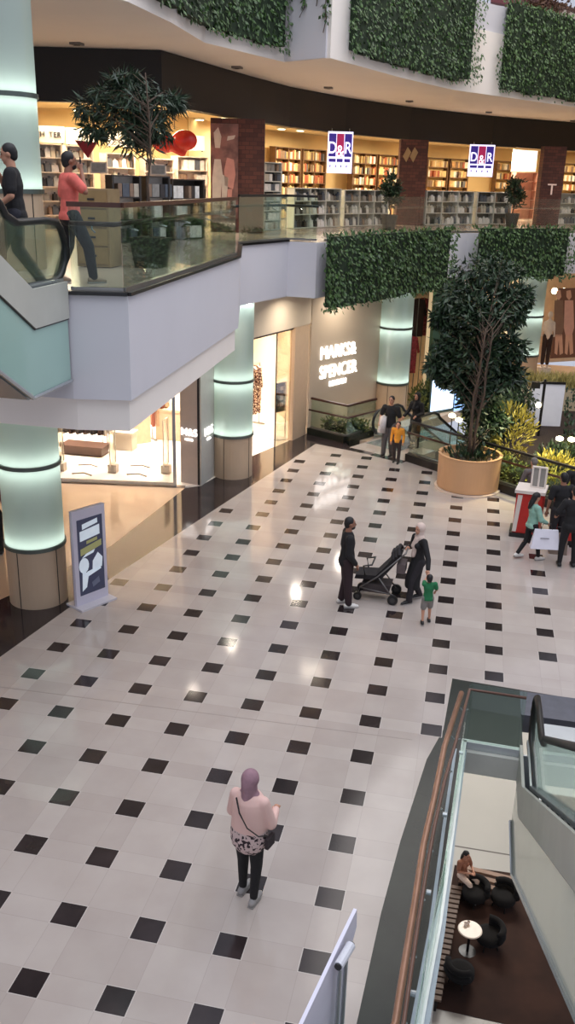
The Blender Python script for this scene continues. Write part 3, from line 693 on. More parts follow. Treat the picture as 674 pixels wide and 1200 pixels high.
# lamp post + projector
p=Vector((5.1,24.0,-.3)); t=thing('lamp_post','black post lamp with a tilted head in front of the white board','lamp',p)
m=MB(); m.tube([p,p+Vector((0,0,1.95))],.045,8); part('pole',m,M_trim,t)
m=MB(); q=p+Vector((-.28,0,1.75)); m.box(q.x-.14,q.x+.14,q.y-.1,q.y+.1,q.z-.1,q.z+.1); m.tube([q,p+Vector((0,0,1.9))],.025,6); part('lamp_head',m,M_trim,t)
m=MB(); m.ell(p+Vector((-.12,-.05,1.1)),(.09,.09,.09)); part('bulb',m,mat('bulb_warm',(255,240,200),emit=(255,240,200),es=9),t,smooth=True)
for k,(x,y,lab) in enumerate(((530,487,'left of a pair near the tree trunk'),(538,492,'right of a pair near the tree trunk'),(656,514,'left of a pair at the right picture edge'),(670,515,'right of a pair at the right picture edge'))):
    p=D(x,y,27 if k<2 else 25.5)
    t=thing('globe_lamp','glowing round lamp in the garden, '+lab,'lamp',(p.x,p.y,-.3),0,'round garden lamps')
    m=MB(); m.tube([(p.x,p.y,-.3),p],.02,6); part('pole',m,M_trim,t); m=MB(); m.ell(p,(.11,.11,.07)); part('globe',m,mat('bulb_warm',(255,240,200),emit=(255,240,200),es=9),t,smooth=True)
# plants behind the railing left of the far escalator
for k,(x,y) in enumerate(((-1.45,21.15),(-1.15,21.2),(-.75,21.25),(-.52,21.15))):
    shrub('green_shrub','small grey green plant behind the glass below the large shop name, %s from the left'%['first','second','third','fourth'][k],x,y,.05,.28,.26,.25,170,.11,M_leaf3,'shrub','plants below the large shop name')
# ground beyond the railing
u=Vector((.5,.86)); wv=Vector((.86,-.5)); c0=Vector((.66,20.78)); L0=c0-wv*.95; R0=c0+wv*1.0
m=MB(); m.prism([(-.2,20.7),(-2.1,21.1),(-6,24),(-8,36),(7.5,36),tuple(L0+u*18),tuple(L0+u*.6)],-.32,-.002); struct('floor_far_left',m,M_beige)
m=MB(); m.prism([tuple(railA+rd*2.2+rn*.2),tuple(railC+rn*.2),(20,30),(16,42),tuple(R0+u*18),tuple(R0-u*.6)],-.4,-.25); struct('floor_garden_bed',m,M_soil)
m=MB(); m.prism([tuple(L0+u*9.2),tuple(L0+u*30),(14,42),tuple(R0+u*9.2)],-.32,-.002); struct('floor_far_right',m,M_beige)
# ================================================================== PEOPLE
def remesh(mb,voxel,name,m,smooth_it=4):
    me=mb.mesh(name+'_r',m); o=bpy.data.objects.new(name+'_r',me); COL.objects.link(o)
    r=o.modifiers.new('r','REMESH'); r.mode='VOXEL'; r.voxel_size=voxel; r.use_smooth_shade=True
    s=o.modifiers.new('s','SMOOTH'); s.iterations=smooth_it; s.factor=.5
    bpy.context.view_layer.update()
    n=bpy.data.meshes.new_from_object(o.evaluated_get(bpy.context.evaluated_depsgraph_get()))
    bpy.data.objects.remove(o); bpy.data.meshes.remove(me)
    n.name=name; n.materials.clear()
    for mm_ in (m if isinstance(m,(list,tuple)) else [m]): n.materials.append(mm_)
    for p in n.polygons: p.use_smooth=True
    return n
V=Vector
def hand(b,w,e,side,s,curl=.55,phone=False):
    """w wrist, e elbow: palm, four unequal bent fingers and a thumb"""
    d=(w-e).normalized(); x=d.cross(V((0,0,1)));
    if x.length<.2: x=d.cross(V((0,1,0)))
    x.normalize(); n=x.cross(d)           # palm normal
    k=s
    pc_=w+d*.045*k
    b.cap(w,.024*k,w+d*.06*k,.030*k,10,sq=1); b.ell(pc_+d*.01*k,(.036*k,.036*k,.036*k),10,8)
    for i,(o,l) in enumerate(((-.030,.068),(-.010,.078),(.010,.073),(.029,.056))):
        r0=pc_+d*.035*k+x*o*k; m1=r0+(d*math.cos(curl)+n*math.sin(curl)*-1)*l*.5*k*1.0; t=m1+(d*math.cos(curl*2.2)-n*math.sin(curl*2.2))*l*.5*k
        b.cap(r0-d*.02*k,.0105*k,m1,.0095*k,8); b.cap(m1,.0095*k,t,.0082*k,8)
    tb=w+d*.02*k-x*.025*k*side; tm=tb+(d*.7-x*.6*side-n*.3).normalized()*.035*k; b.cap(tb,.013*k,tm,.011*k,8); b.cap(tm,.011*k,tm+(d*.9-n*.4).normalized()*.028*k,.009*k,8)
def person(label,loc,heading,H,shirt,trouser,shoe,pose=None,female=False,sleeve='short',legs='trousers',hairm='short',skin=None,hijab=None,coat=None,child=False,bulk=1.0,seat=False,voxel=.011,group=None,patterned=None,name='person'):
    s=H/1.75; sk=skin or M_skin; pz=pose or {}
    hw=1.0
    if child: head_s=s*1.25 
    else: head_s=s
    t=thing(name,label,'person',loc,heading,group)
    sw=.175 if female else .20
    J=dict(pel=V((0,0,.95)),che=V((0,0,1.27)),nk=V((0,.0,1.47)),hd=V((0,.025,1.635)),
      lh=V((-.09,0,.92)),rh=V((.09,0,.92)),lk=V((-.10,.02,.50)),rk=V((.10,.02,.50)),la=V((-.10,-.01,.085)),ra=V((.10,-.01,.085)),
      ls=V((-sw,0,1.41)),rs=V((sw,0,1.41)),le=V((-sw-.05,-.03,1.13)),re=V((sw+.05,-.03,1.13)),lw=V((-sw-.05,.06,.90)),rw=V((sw+.05,.06,.90)))
    if child:
        for k_ in ('nk','hd'): J[k_].z-=.05
    for k_,v in pz.items():
        if k_ in J: J[k_]=V(v)
    for k_ in J: J[k_]=J[k_]*s
    B=bulk*s
    def tp(b,g=0.0):     # torso
        b.cap(J['pel']+V((0,0,-.02*s)),(.135)*B+g,J['pel']+V((0,0,.1*s)),.125*B+g,16,sq=.8)
        wz=J['pel'].lerp(J['che'],.5)
        b.cap(J['pel']+V((0,0,.08*s)),.12*B+g,wz,.115*B+g,16,sq=.78)
        b.cap(wz,.115*B+g,J['che'],.135*B+g,16,sq=.78)
        m_=(J['ls']+J['rs'])/2
        b.cap(J['che'],.14*B+g,m_+V((0,0,-.06*s)),.12*B+g,16,sq=.76)
        b.cap(J['ls']+V((.03*s,0,-.02*s)),.062*s+g,J['rs']+V((-.03*s,0,-.02*s)),.062*s+g,12)
        if female: 
            for q in (-1,1): b.ell(J['che']+V((.07*q*s,.09*s,.02*s)),((.06*s+g*.5),)*3,10,8)
        b.cap(J['pel']+V((-.05*s,-.03*s,-.05*s)),.10*B+g,J['pel']+V((.05*s,-.03*s,-.05*s)),.10*B+g,12)
    # body
    b=MB(); tp(b,-.006)
    b.cap(J['nk']+V((0,-.01,-.08*s)),.066*s,J['hd']+V((0,-.015*s,-.06*s)),.056*s,12)
    hd=J['hd']; hs=head_s
    fy=pz.get('face',0.0); Rz=Matrix.Rotation(fy,3,'Z')@Matrix.Rotation(pz.get('nod',0.0),3,'X')
    def hp_(x,y,z): return hd+Rz@V((x*hs,y*hs,z*hs))
    b.ell(hp_(0,-.008,.02),(.076*hs,.094*hs,.098*hs),16,12,rot=Rz); b.ell(hp_(0,.022,-.045),(.058*hs,.066*hs,.07*hs),14,10,rot=Rz)
    b.cap(hp_(0,.085,.01),.009*hs,hp_(0,.106,-.026),.014*hs,8)
    b.cap(hp_(-.035,.080,.032),.009*hs,hp_(.035,.080,.032),.009*hs,8)
    b.cap(hp_(-.014,.082,-.058),.010*hs,hp_(.014,.082,-.058),.010*hs,8); b.ell(hp_(0,.07,-.09),(.022*hs,.02*hs,.02*hs),8,6)
    for q in (-1,1): b.ell(hp_(.078*q,-.005,-.005),(.012*hs,.02*hs,.03*hs),8,6,rot=Rz)
    for q,S_ in ((-1,'l'),(1,'r')):
        sh,el,wr=J[S_+'s'],J[S_+'e'],J[S_+'w']; h_,k_,a_=J[S_+'h'],J[S_+'k'],J[S_+'a']
        b.cap(sh,.050*B,el,.038*B,12); b.cap(el,.039*B,wr,.025*s,12); hand(b,wr,el,q,s*(1.1 if child else 1),pz.get('curl',.5))
        b.cap(h_,.085*B,k_,.054*B,14); b.cap(k_,.055*B,a_,.036*s,12); b.ell(k_.lerp(a_,.3)+V((0,-.012*s,0)),(.036*s,.038*s,.09*s),10,8)
        ft=V(pz.get(S_+'toe',(0,1,0))); ft=ft.normalized(); b.cap(a_+V((0,0,-.03*s))-ft*.03*s,.034*s,a_+ft*.13*s+V((0,0,-.055*s)),.026*s,10)
    link('body',remesh(b,voxel,'body',sk),t)
    if fy==0 or True:
        for q in (-1,1):
            m=MB(); m.ell(hp_(.030*q,.083,.012),(.012*hs,.006*hs,.007*hs),8,6,rot=Rz); part('eye',m,M_eye,t,local=True,smooth=True)
        m=MB(); m.ell(hp_(0,.090,-.058),(.022*hs,.006*hs,.006*hs),8,6,rot=Rz); part('mouth',m,M_lip,t,local=True,smooth=True)
        m=MB()
        for q in (-1,1): m.cap(hp_(.016*q,.088,.036),.004*hs,hp_(.046*q,.076,.036),.0035*hs,6)
        if not hijab: part('eyebrows',m,M_hair,t,local=True,smooth=True)
    # shoes
    for q,S_ in ((-1,'l'),(1,'r')):
        a_=J[S_+'a']; ft=V(pz.get(S_+'toe',(0,1,0))).normalized(); m=MB(); sc=s*(1.15 if child else 1)
        hl=a_-ft*.045*sc; m.cap(hl+V((0,0,-.035*s)),.045*sc,a_+ft*.10*sc+V((0,0,-.042*s)),.043*sc,12); m.cap(a_+ft*.08*sc+V((0,0,-.048*s)),.043*sc,a_+ft*.165*sc+V((0,0,-.055*s)),.032*sc,12)
        m.cap(a_,.046*sc,a_+V((0,0,-.03*s)),.048*sc,10)
        o=link('shoe',remesh(m,.009,'shoe',shoe,2),t)
        so=MB(); si=Vector((ft.y,-ft.x,0)); c_=a_+V((0,0,-.083*s)); 
        so.slabpoly([c_-ft*.085*sc-si*.035*sc,c_-ft*.085*sc+si*.035*sc,c_+ft*.10*sc+si*.044*sc,c_+ft*.19*sc+si*.02*sc,c_+ft*.19*sc-si*.02*sc,c_+ft*.10*sc-si*.044*sc],(0,0,1),.02*sc); part('sole',so,mat('sole_grey',(150,146,142),.7),o,local=True)
    # legs clothing
    g=.014*s
    b=MB(); b.cap(J['pel']+V((0,0,-.03*s)),.135*B+g*.6,J['pel']+V((0,0,.07*s)),.125*B+g*.6,16,sq=.8)
    b.cap(J['pel']+V((-.05*s,-.03*s,-.05*s)),.10*B+g,J['pel']+V((.05*s,-.03*s,-.05*s)),.10*B+g,12)
    for S_ in 'lr':
        h_,k_,a_=J[S_+'h'],J[S_+'k'],J[S_+'a']
        if legs=='shorts': b.cap(h_,.088*B+g,h_.lerp(k_,.8),.07*B+g*1.6,14)
        elif legs=='slim': b.cap(h_,.086*B+g*.6,k_,.056*B+g*.6,14); b.cap(k_,.056*B+g*.6,a_.lerp(k_,.06),.042*s+g*.5,12)
        else: b.cap(h_,.088*B+g,k_,.062*B+g,14); b.cap(k_,.062*B+g,a_.lerp(k_,.02),.052*s+g,12)
    link('shorts' if legs=='shorts' else 'trousers',remesh(b,.013,'trousers',trouser,3),t)
    # top
    b=MB(); tp(b,g*1.1)
    b.cap(J['pel']+V((0,0,-.03*s)),.142*B+g,J['pel']+V((0,0,.1*s)),.13*B+g,16,sq=.82)
    b.cap(J['nk']+V((0,-.01,-.09*s)),.075*s,J['nk']+V((0,-.01,-.03*s)),.068*s,12)
    for S_ in 'lr':
        sh,el,wr=J[S_+'s'],J[S_+'e'],J[S_+'w']
        if sleeve=='short': b.cap(sh,.056*B+g,sh.lerp(el,.72),.052*B+g,12)
        elif sleeve=='wide': b.cap(sh,.052*B+g,el,.05*B+g*1.3,12); b.cap(el,.05*B+g*1.3,wr,.034*s+g,12)
        else: b.cap(sh,.053*B+g,el,.044*B+g,12); b.cap(el,.044*B+g,wr.lerp(el,.04),.034*s+g,12)
    if coat=='tunic':   # wide blouse down over the hips
        b.cap(J['che']+V((0,0,.06*s)),.17*B+g,J['pel']+V((0,0,-.06*s)),.205*B,18,sq=.82)
    if coat=='long':
        mid=(J['lk']+J['rk'])/2; b.cap(J['pel'],.15*B+g,mid+V((0,0,.0)),.17*B+g,18,sq=.8); b.cap(mid,.17*B+g,V((mid.x,mid.y,.40*s)),.175*B+g,18,sq=.8)
    if coat=='midi':
        mid=(J['lk']+J['rk'])/2; b.cap(J['pel'],.15*B+g,mid+V((0,0,.08*s)),.165*B+g,18,sq=.8)
    sm=remesh(b,.012,'shirt',shirt,4)
    hem={'tunic':J['pel'].z-.215*s,'long':.34*s,'midi':.5*s}.get(coat,J['pel'].z-.085*s)
    if not seat:
        bm=bmesh.new(); bm.from_mesh(sm); bmesh.ops.bisect_plane(bm,geom=bm.verts[:]+bm.edges[:]+bm.faces[:],plane_co=(0,0,hem),plane_no=(0,0,-1),clear_outer=True); bm.to_mesh(sm); bm.free()
    top=link({'tunic':'blouse','long':'long_coat','midi':'coat'}.get(coat,'shirt'),sm,t)
    # hair / hijab
    if hijab:
        b=MB(); b.ell(hp_(0,-.028,.022),(.102*hs,.110*hs,.118*hs),16,12,rot=Rz); b.cap(hp_(0,-.02,-.05),.088*hs,J['nk']+V((0,0,.0)),.09*s,14); b.cap(J['nk']+V((-.05*s,.0,-.03*s)),.085*s,J['nk']+V((.05*s,.0,-.03*s)),.085*s,14)
        b.cap(J['nk']+V((0,.045*s,-.04*s)),.07*s,J['che']+V((0.03*s,.125*s,.0)),.055*s,12)
        if pz.get('drape'): b.cap(J['nk']+V((0,.05*s,-.05*s)),.075*s,J['pel']+V((.0,.13*s,.12*s)),.05*s,12)
        if pz.get('tail'): b.cap(hp_(0,-.05,.0),.09*hs,J['nk']+V((0,-.06*s,-.02*s)),.07*s,12); b.cap(hp_(0,-.08,.05),.05*hs,hp_(0,-.04,.09),.05*hs,10)
        # face opening: the headscarf stays behind the face plane
        me=remesh(b,.011,'headscarf',hijab,5); bm=bmesh.new(); bm.from_mesh(me); Ri=Rz.transposed(); kill=[]
        for v in bm.verts:
            q=(Ri@(v.co-hd))/hs
            if (q.x/.060)**2+((q.z+.012)/.085)**2<1 and q.y>.02: kill.append(v)
        bmesh.ops.delete(bm,geom=kill,context='VERTS'); bm.to_mesh(me); bm.free(); link('headscarf',me,t)
    elif hairm:
        b=MB(); b.ell(hp_(0,-.022,.038),(.085*hs,.094*hs,.092*hs),16,12,rot=Rz)
        if hairm=='long': b.cap(hp_(0,-.05,.02),.085*hs,hp_(0,-.08,-.16),.06*hs,12); b.cap(hp_(0,-.08,-.14),.07*hs,hp_(0,-.10,-.30),.035*hs,12)
        elif hairm=='bun': b.cap(hp_(0,-.05,.0),.08*hs,hp_(0,-.06,-.08),.05*hs,12)
        else: b.cap(hp_(0,-.045,.01),.076*hs,hp_(0,-.045,-.03),.066*hs,12)
        me=remesh(b,.010,'hair',M_hair,3); link('hair',me,t)
        if hairm=='beard':
            m=MB(); m.ell(hp_(0,.038,-.072),(.056*hs,.058*hs,.046*hs),12,8,rot=Rz); part('beard',m,M_hair,t,local=True,smooth=True)
    t['J']=0; del t['J']
    return t,J
def wpt(t,v): return Vector(t.location)+Matrix.Rotation(t.rotation_euler.z,3,'Z')@Vector(v)
black=cloth('black',(26,24,26)); black2=cloth('charcoal',(40,36,40)); navy=cloth('navy',(34,34,44)); white_shoe=mat('white_shoe',(216,212,206),.6); blk_shoe=mat('black_shoe',(24,22,22),.5); grey_shoe=mat('grey_shoe',(150,146,144),.7)
# 1 woman in the foreground
bl=bpy.data.materials.new('blouse_pink_print'); bl.use_nodes=True; nt=bl.node_tree; N=nt.nodes; L=nt.links; bb=N['Principled BSDF']; bb.inputs['Roughness'].default_value=.85
tc=N.new('ShaderNodeTexCoord'); sx=N.new('ShaderNodeSeparateXYZ'); L.new(tc.outputs['Object'],sx.inputs[0])
vo=N.new('ShaderNodeTexNoise'); vo.inputs['Scale'].default_value=24; vo.inputs['Detail'].default_value=2; L.new(tc.outputs['Object'],vo.inputs['Vector'])
r1=N.new('ShaderNodeValToRGB'); r1.color_ramp.interpolation='CONSTANT'; r1.color_ramp.elements[0].color=(*lin((48,34,40)),1); r1.color_ramp.elements[1].position=.47; r1.color_ramp.elements[1].color=(*lin((206,182,178)),1); L.new(vo.outputs['Fac'],r1.inputs[0])
mr=N.new('ShaderNodeMath'); mr.operation='LESS_THAN'; mr.inputs[1].default_value=.99; L.new(sx.outputs['Z'],mr.inputs[0])
r2=N.new('ShaderNodeMath'); r2.operation='GREATER_THAN'; r2.inputs[1].default_value=.60; L.new(sx.outputs['Z'],r2.inputs[0]); ml=N.new('ShaderNodeMath'); ml.operation='MULTIPLY'; L.new(mr.outputs[0],ml.inputs[0]); L.new(r2.outputs[0],ml.inputs[1])
mx=N.new('ShaderNodeMixRGB'); mx.inputs[1].default_value=(*lin((224,186,176)),1); L.new(ml.outputs[0],mx.inputs[0]); L.new(r1.outputs[0],mx.inputs[2]); L.new(mx.outputs[0],bb.inputs['Base Color'])
lp=Z(291,1052)
t,J=person('woman seen from behind in mauve headscarf and pink blouse with patterned hem in the foreground',lp,math.radians(-14),1.66,bl,black,grey_shoe,
  dict(le=(-.24,.05,1.13),lw=(-.13,.26,1.10),re=(.245,.05,1.12),rw=(.19,.28,1.12),la=(-.10,.05,.085),ra=(.10,-.06,.085),lk=(-.10,.05,.5),rk=(.1,.0,.5),nod=-.25,tail=1),female=True,sleeve='wide',legs='slim',hijab=cloth('mauve',(150,116,126)),coat='tunic',bulk=1.1,voxel=.009)
m=MB(); m.tube([(-.09,-.13,1.40),(-.02,-.19,1.27),(.08,-.20,1.12),(.18,-.13,1.0),(.225,-.02,.95)],.010,6,flat=.6); ms=part('bag_strap',m,M_trim,t,local=True)
m=MB(); m.prism([(.22,-.06),(.26,-.06),(.27,.08),(.23,.08)],.80,.93); part('shoulder_bag',m,cloth('bag_dark',(52,42,44)),t,local=True)
# 2 man in black
mp=Z(404,709.5)
M2,J2=person('bearded man in black shirt and dark trousers facing the woman with the pushchair',mp,math.radians(-72),1.77,black,cloth('maroon_black',(46,30,34)),white_shoe,
  dict(le=(-.25,-.03,1.13),lw=(-.23,.10,.91),re=(.25,-.02,1.13),rw=(.22,.12,.93),la=(-.13,-.05,.085),ra=(.1,.05,.085),ltoe=(-.3,1,0)),sleeve='long',hairm='beard',skin=M_skin2,bulk=1.16)
# 3 woman with pushchair
wp_=Z(486,704)
hw_=math.radians(128); sc3=1.58/1.75
def lw3(x,y,z): return tuple((Matrix.Rotation(-hw_,3,'Z')@(V((x,y,z))-wp_))/sc3)
handle=V((1.93,9.78,1.06)); bhand=V((2.33,9.28,.86))
W3,J3=person('woman in black coat and pale headscarf pushing the pushchair',wp_,hw_,1.58,black,black2,blk_shoe,
  dict(le=tuple(V((-.19,0,1.39)).lerp(V(lw3(*bhand)),.52)+V((-.04,-.02,-.05))),lw=lw3(*bhand),re=tuple(V((.19,0,1.39)).lerp(V(lw3(*handle)),.5)+V((.05,-.04,-.12))),rw=lw3(*handle),la=(-.07,.20,.085),ra=(.08,-.16,.11),lk=(-.09,.16,.52),rk=(.09,.03,.50),face=.15,drape=1),female=True,sleeve='long',hijab=cloth('pale_scarf',(206,184,172)),coat='long')
# 4 boy in green
bp_=Z(499,730.5)
hand3=wpt(W3,J3['lw'])+Vector((.02,-.07,-.03)); bl3=Matrix.Rotation(-math.radians(12),3,'Z')@(hand3-bp_); bl3=bl3/(.98/1.75); bl3=Vector((-.16,0,1.39))+(bl3-Vector((-.16,0,1.39))).normalized()*min(.60,(bl3-Vector((-.16,0,1.39))).length)
B4,J4=person('small boy in green T-shirt and grey shorts beside the woman with the pushchair',bp_,math.radians(12),.98,cloth('green',(32,108,66)),cloth('grey',(128,124,120)),blk_shoe,
  dict(la=(-.13,-.10,.10),ra=(.12,.12,.085),lk=(-.12,.02,.48),rk=(.11,.12,.5),ls=(-.16,0,1.39),le=tuple(Vector((-.18,0,1.37)).lerp(bl3,.5)+Vector((-.03,0,-.05))),lw=tuple(bl3),re=(.27,.05,1.18),rw=(.26,.2,1.05)),child=True,legs='shorts',sleeve='short',bulk=1.12)
# 5 escalator man at the left, climbing
em=Z(24,331,6.02); em=Vector((-3.25,em.y+.0,6.02)); em=Vector(D(22,330,(Vector((-3.3,5.2,6))-CAM).dot(Vector(R[2])))); em=Vector((-3.15,5.15,6.02))
person('man in black T-shirt and dark jeans at the top of the left escalator',Vector((-3.25,5.25,6.02)),math.radians(112),1.80,black,navy,grey_shoe,
  dict(la=(-.12,.22,.085),ra=(.11,-.28,.085),lk=(-.11,.2,.5),rk=(.1,.0,.5),re=(.28,.12,1.24),rw=(.12,.22,1.50),le=(-.26,.0,1.15),lw=(-.2,.2,1.0),nod=-.2),sleeve='short',hairm='short',bulk=1.15)
# 6 man in pink polo
pp=Vector((-2.98,6.35,6.01))
P6,J6=person('bearded man in salmon pink polo shirt talking on a phone on the upper walkway',pp,math.radians(-48),1.76,cloth('salmon',(228,112,100)),black,cloth('tan_shoe',(150,130,112)),
  dict(la=(-.12,-.20,.085),ra=(.12,.25,.085),lk=(-.11,-.02,.5),rk=(.11,.2,.51),re=(.27,.14,1.24),rw=(.14,.14,1.53),le=(-.27,-.03,1.13),lw=(-.24,.05,.88),curl=.8),sleeve='short',hairm='beard',skin=M_skin2,bulk=1.12)
w_=wpt(P6,J6['rw']); m=MB(); m.obox((w_.x-.02,w_.y+.03),(1,.4),.01,.04,w_.z+.02,w_.z+.16); single('mobile_phone',m,M_trim,'dark mobile phone held at the ear of the man in the salmon pink polo','phone')
# 7-9 family at the far escalator
person('man in black polo shirt and grey trousers stepping off the far escalator',Z(455,534),math.radians(162),1.78,black,cloth('greytrouser',(92,86,84)),blk_shoe,
  dict(la=(-.10,.02,.085),ra=(.11,.12,.085),lk=(-.10,.12,.5),rk=(.1,.12,.5),re=(.3,.0,1.15),rw=(.24,.2,1.02),le=(-.27,-.02,1.13),lw=(-.27,.08,.9)),sleeve='short',bulk=1.15)
t,J=person('woman in black coat and black headscarf behind the man stepping off the far escalator',Z(485,525),math.radians(150),1.70,black,black2,blk_shoe,
  dict(re=(.26,.05,1.15),rw=(.3,.22,1.0),le=(-.26,.05,1.15),lw=(-.2,.28,1.1)),female=True,sleeve='long',hijab=black,coat='long')
person('small boy in a yellow orange top walking in front of the far escalator',Z(464,542),math.radians(175),1.22,cloth('orange',(226,150,48)),cloth('brown',(58,46,44)),blk_shoe,
  dict(la=(-.1,.08,.085),ra=(.1,-.08,.085)),child=True,sleeve='long',bulk=1.05)
q=Z(449,534); m=MB(); m.prism([(q.x-.20,q.y-.16),(q.x+.02,q.y-.2),(q.x+.04,q.y-.08),(q.x-.16,q.y-.06)],.72,1.2,top=[(q.x-.13,q.y-.16),(q.x+.03,q.y-.19),(q.x+.05,q.y-.06),(q.x-.10,q.y-.04)]); m.cap((q.x-.14,q.y-.14,.78),.06,(q.x-.04,q.y-.12,1.2),.05); single('white_bundle',m,cloth('white',(205,198,196)),'white jacket carried over the arm of the man at the far escalator','jacket',smooth=True)
# 10-14 group at the kiosk
G,JG=person('girl in mint green hoodie carrying a large white shopping bag by the red kiosk',Z(619,655),math.radians(-62),1.50,cloth('mint',(136,176,160)),black,white_shoe,
  dict(la=(-.12,-.26,.12),ra=(.12,.2,.085),lk=(-.11,-.04,.49),rk=(.11,.14,.52),re=(.24,.06,1.13),rw=(.2,.26,1.02),le=(-.22,.08,1.13),lw=(-.06,.3,1.02),nod=-.3),female=True,sleeve='wide',legs='slim',hairm='long',bulk=1.05)
# large shopping bag
q=wpt(G,(.30,.16,.0)); 
t=thing('shopping_bag','large white paper shopping bag carried by the girl in the mint hoodie','bag',(q.x,q.y,.36),math.radians(8))
m=MB(); m.prism([(-.30,-.08),(.30,-.08),(.30,.08),(-.30,.08)],0,.42,top=[(-.24,-.02),(.24,-.02),(.24,.02),(-.24,.02)]); part('body',m,mat('paper_white',(228,226,236),.6,vary=.03),t,local=True)
m=MB(); m.tube([(-.12,0,.4),(-.08,0,.55),(.08,0,.55),(.12,0,.4)],.008,6); part('handle',m,M_trim,t,local=True)
m=MB(); m.box(-.12,.06,-.074,-.066,.235,.25); part('printed_line',m,mat('print_grey',(120,118,124),.6),t,local=True)
person('man in black T-shirt with his back turned beside the girl in the mint hoodie',Z(650,643),math.radians(20),1.76,black,black2,blk_shoe,
  dict(le=(-.27,-.02,1.13),lw=(-.27,.05,.88)),sleeve='short',hairm='short',bulk=1.1,skin=M_skin2)
person('woman dressed all in black standing at the right picture edge by the brown bag',Z(663,664),math.radians(8),1.78,black,black,blk_shoe,
  dict(la=(-.14,0,.085),ra=(.14,0,.085),lk=(-.13,.02,.5),rk=(.13,.02,.5),le=(-.3,.0,1.2),lw=(-.28,.18,1.08)),female=True,sleeve='long',legs='slim',hairm='short',bulk=1.12)
person('dark haired man in black behind the red and white kiosk counter',Vector((5.35,14.5,0)),math.radians(185),1.72,black,black2,blk_shoe,dict(le=(-.27,.1,1.13),lw=(-.2,.32,1.05),re=(.27,.1,1.13),rw=(.2,.32,1.05)),sleeve='short')
g=mat('grey_hair',(112,104,98),.8,vary=.3,scale=40); mh=M_hair; M_hair=g
person('grey haired person in a black vest behind the kiosk display stand',Vector((4.38,14.75,0)),math.radians(30),1.60,cloth('greyknit',(100,92,90)),black,blk_shoe,dict(le=(-.26,.05,1.13),lw=(-.2,.22,1.0)),sleeve='long',hairm='bun')
M_hair=mh
q=Z(2,650); person('person in dark red half cut off by the left picture edge behind the glass column',Vector((q.x-.12,q.y,0)),math.radians(20),1.72,cloth('darkred',(110,50,44)),black,blk_shoe,{},sleeve='long')
# seated person far below in the cafe
cf=Z(552,1062,-11)
person('person in cream trousers sitting by the round cafe table on the lower level',Vector((cf.x,cf.y+.35,-11)),math.radians(-135),1.68,cloth('rust',(150,100,76)),cloth('cream',(226,204,186)),white_shoe,
  dict(pel=(0,-.42,.52),che=(0,-.44,.86),nk=(0,-.42,1.06),hd=(0,-.36,1.23),lh=(-.1,-.40,.52),rh=(.1,-.40,.52),lk=(-.14,.02,.55),rk=(.14,.02,.52),la=(-.14,.05,.10),ra=(.12,.12,.085),ls=(-.18,-.43,1.0),rs=(.18,-.43,1.0),le=(-.25,-.36,.74),re=(.25,-.36,.74),lw=(-.08,-.1,.80),rw=(.08,-.1,.80),nod=-.3),sleeve='short',hairm='long',female=True,seat=True)
# ================================================================== OBJECTS ON THE FLOOR
# pushchair (faces left, towards the man)
w0=Z(423,697); w1=Z(460,702); hx_=Z(476,700)
t=thing('pushchair','black folding pushchair with a raised back between the man and the woman in black','pushchair',((w0.x+w1.x)/2,(w0.y+w1.y)/2,0),math.atan2(w1.y-w0.y,w1.x-w0.x))
# local: -X front, +X handle
for sx_,sy in ((-.34,-.22),(-.34,.22),(.34,-.26),(.34,.26)):
    r=.08 if sx_<0 else .10
    m=MB(); a=[]; 
    m.tube([(sx_,sy-.022,r),(sx_,sy+.022,r)],r,16); wh=part('wheel',m,M_rubber,t,local=True); m=MB(); m.tube([(sx_,sy-.026,r),(sx_,sy+.026,r)],r*.5,10); part('hub',m,mat('hub_dark',(60,58,58),.5),wh,local=True)
m=MB()
for sy in (-.22,.22):
    m.tube([(-.34,sy,.10),(-.30,sy,.26),(.02,sy,.52),(.44,sy,.98)],.014,6); m.tube([(.34,sy*1.1,.13),(.05,sy,.50)],.014,6); m.tube([(-.30,sy,.26),(.34,sy*1.1,.2)],.010,6)
m.tube([(.44,-.22,.98),(.52,-.22,1.06),(.52,.22,1.06),(.44,.22,.98)],.016,8); part('frame',m,mat('frame_grey',(112,108,106),.4,metal=.4),t,local=True,smooth=True)
m=MB(); m.slabpoly([(-.42,-.2,.42),(-.40,-.2,.50),(-.02,-.2,.53),(.30,-.2,.92),(.37,-.2,.86),(.08,-.2,.45)],(0,1,0),.40); part('seat',m,cloth('stroller',(34,30,32)),t,local=True)
m=MB(); m.tube([(-.22,-.2,.5),(-.26,-.2,.70),(-.10,-.2,.74),(-.10,.2,.74),(-.26,.2,.70),(-.22,.2,.5)],.018,8); part('bumper_bar',m,M_trim,t,local=True,smooth=True)
m=MB()
for k in range(3):
    m.tube([(.30+.05*k,-.22,.90+.05*k),(.27+.05*k,-.1,.99+.05*k),(.27+.05*k,.1,.99+.05*k),(.30+.05*k,.22,.90+.05*k)],.035,6)
m.slabpoly([(.20,-.21,.82),(.36,-.21,1.0),(.43,-.21,.94),(.30,-.21,.80)],(0,1,0),.42); part('folded_canopy',m,cloth('stroller',(34,30,32)),t,local=True)
m=MB(); m.prism([(-.24,-.16),(.24,-.16),(.24,.16),(-.24,.16)],.16,.34,top=[(-.28,-.18),(.28,-.18),(.28,.18),(-.28,.18)]); part('basket',m,cloth('stroller2',(70,62,62)),t,local=True)
m=MB(); m.box(.36,.52,-.16,.16,.62,.80); single_=part('organiser_pouch',m,cloth('pouch',(96,84,84)),t,local=True)
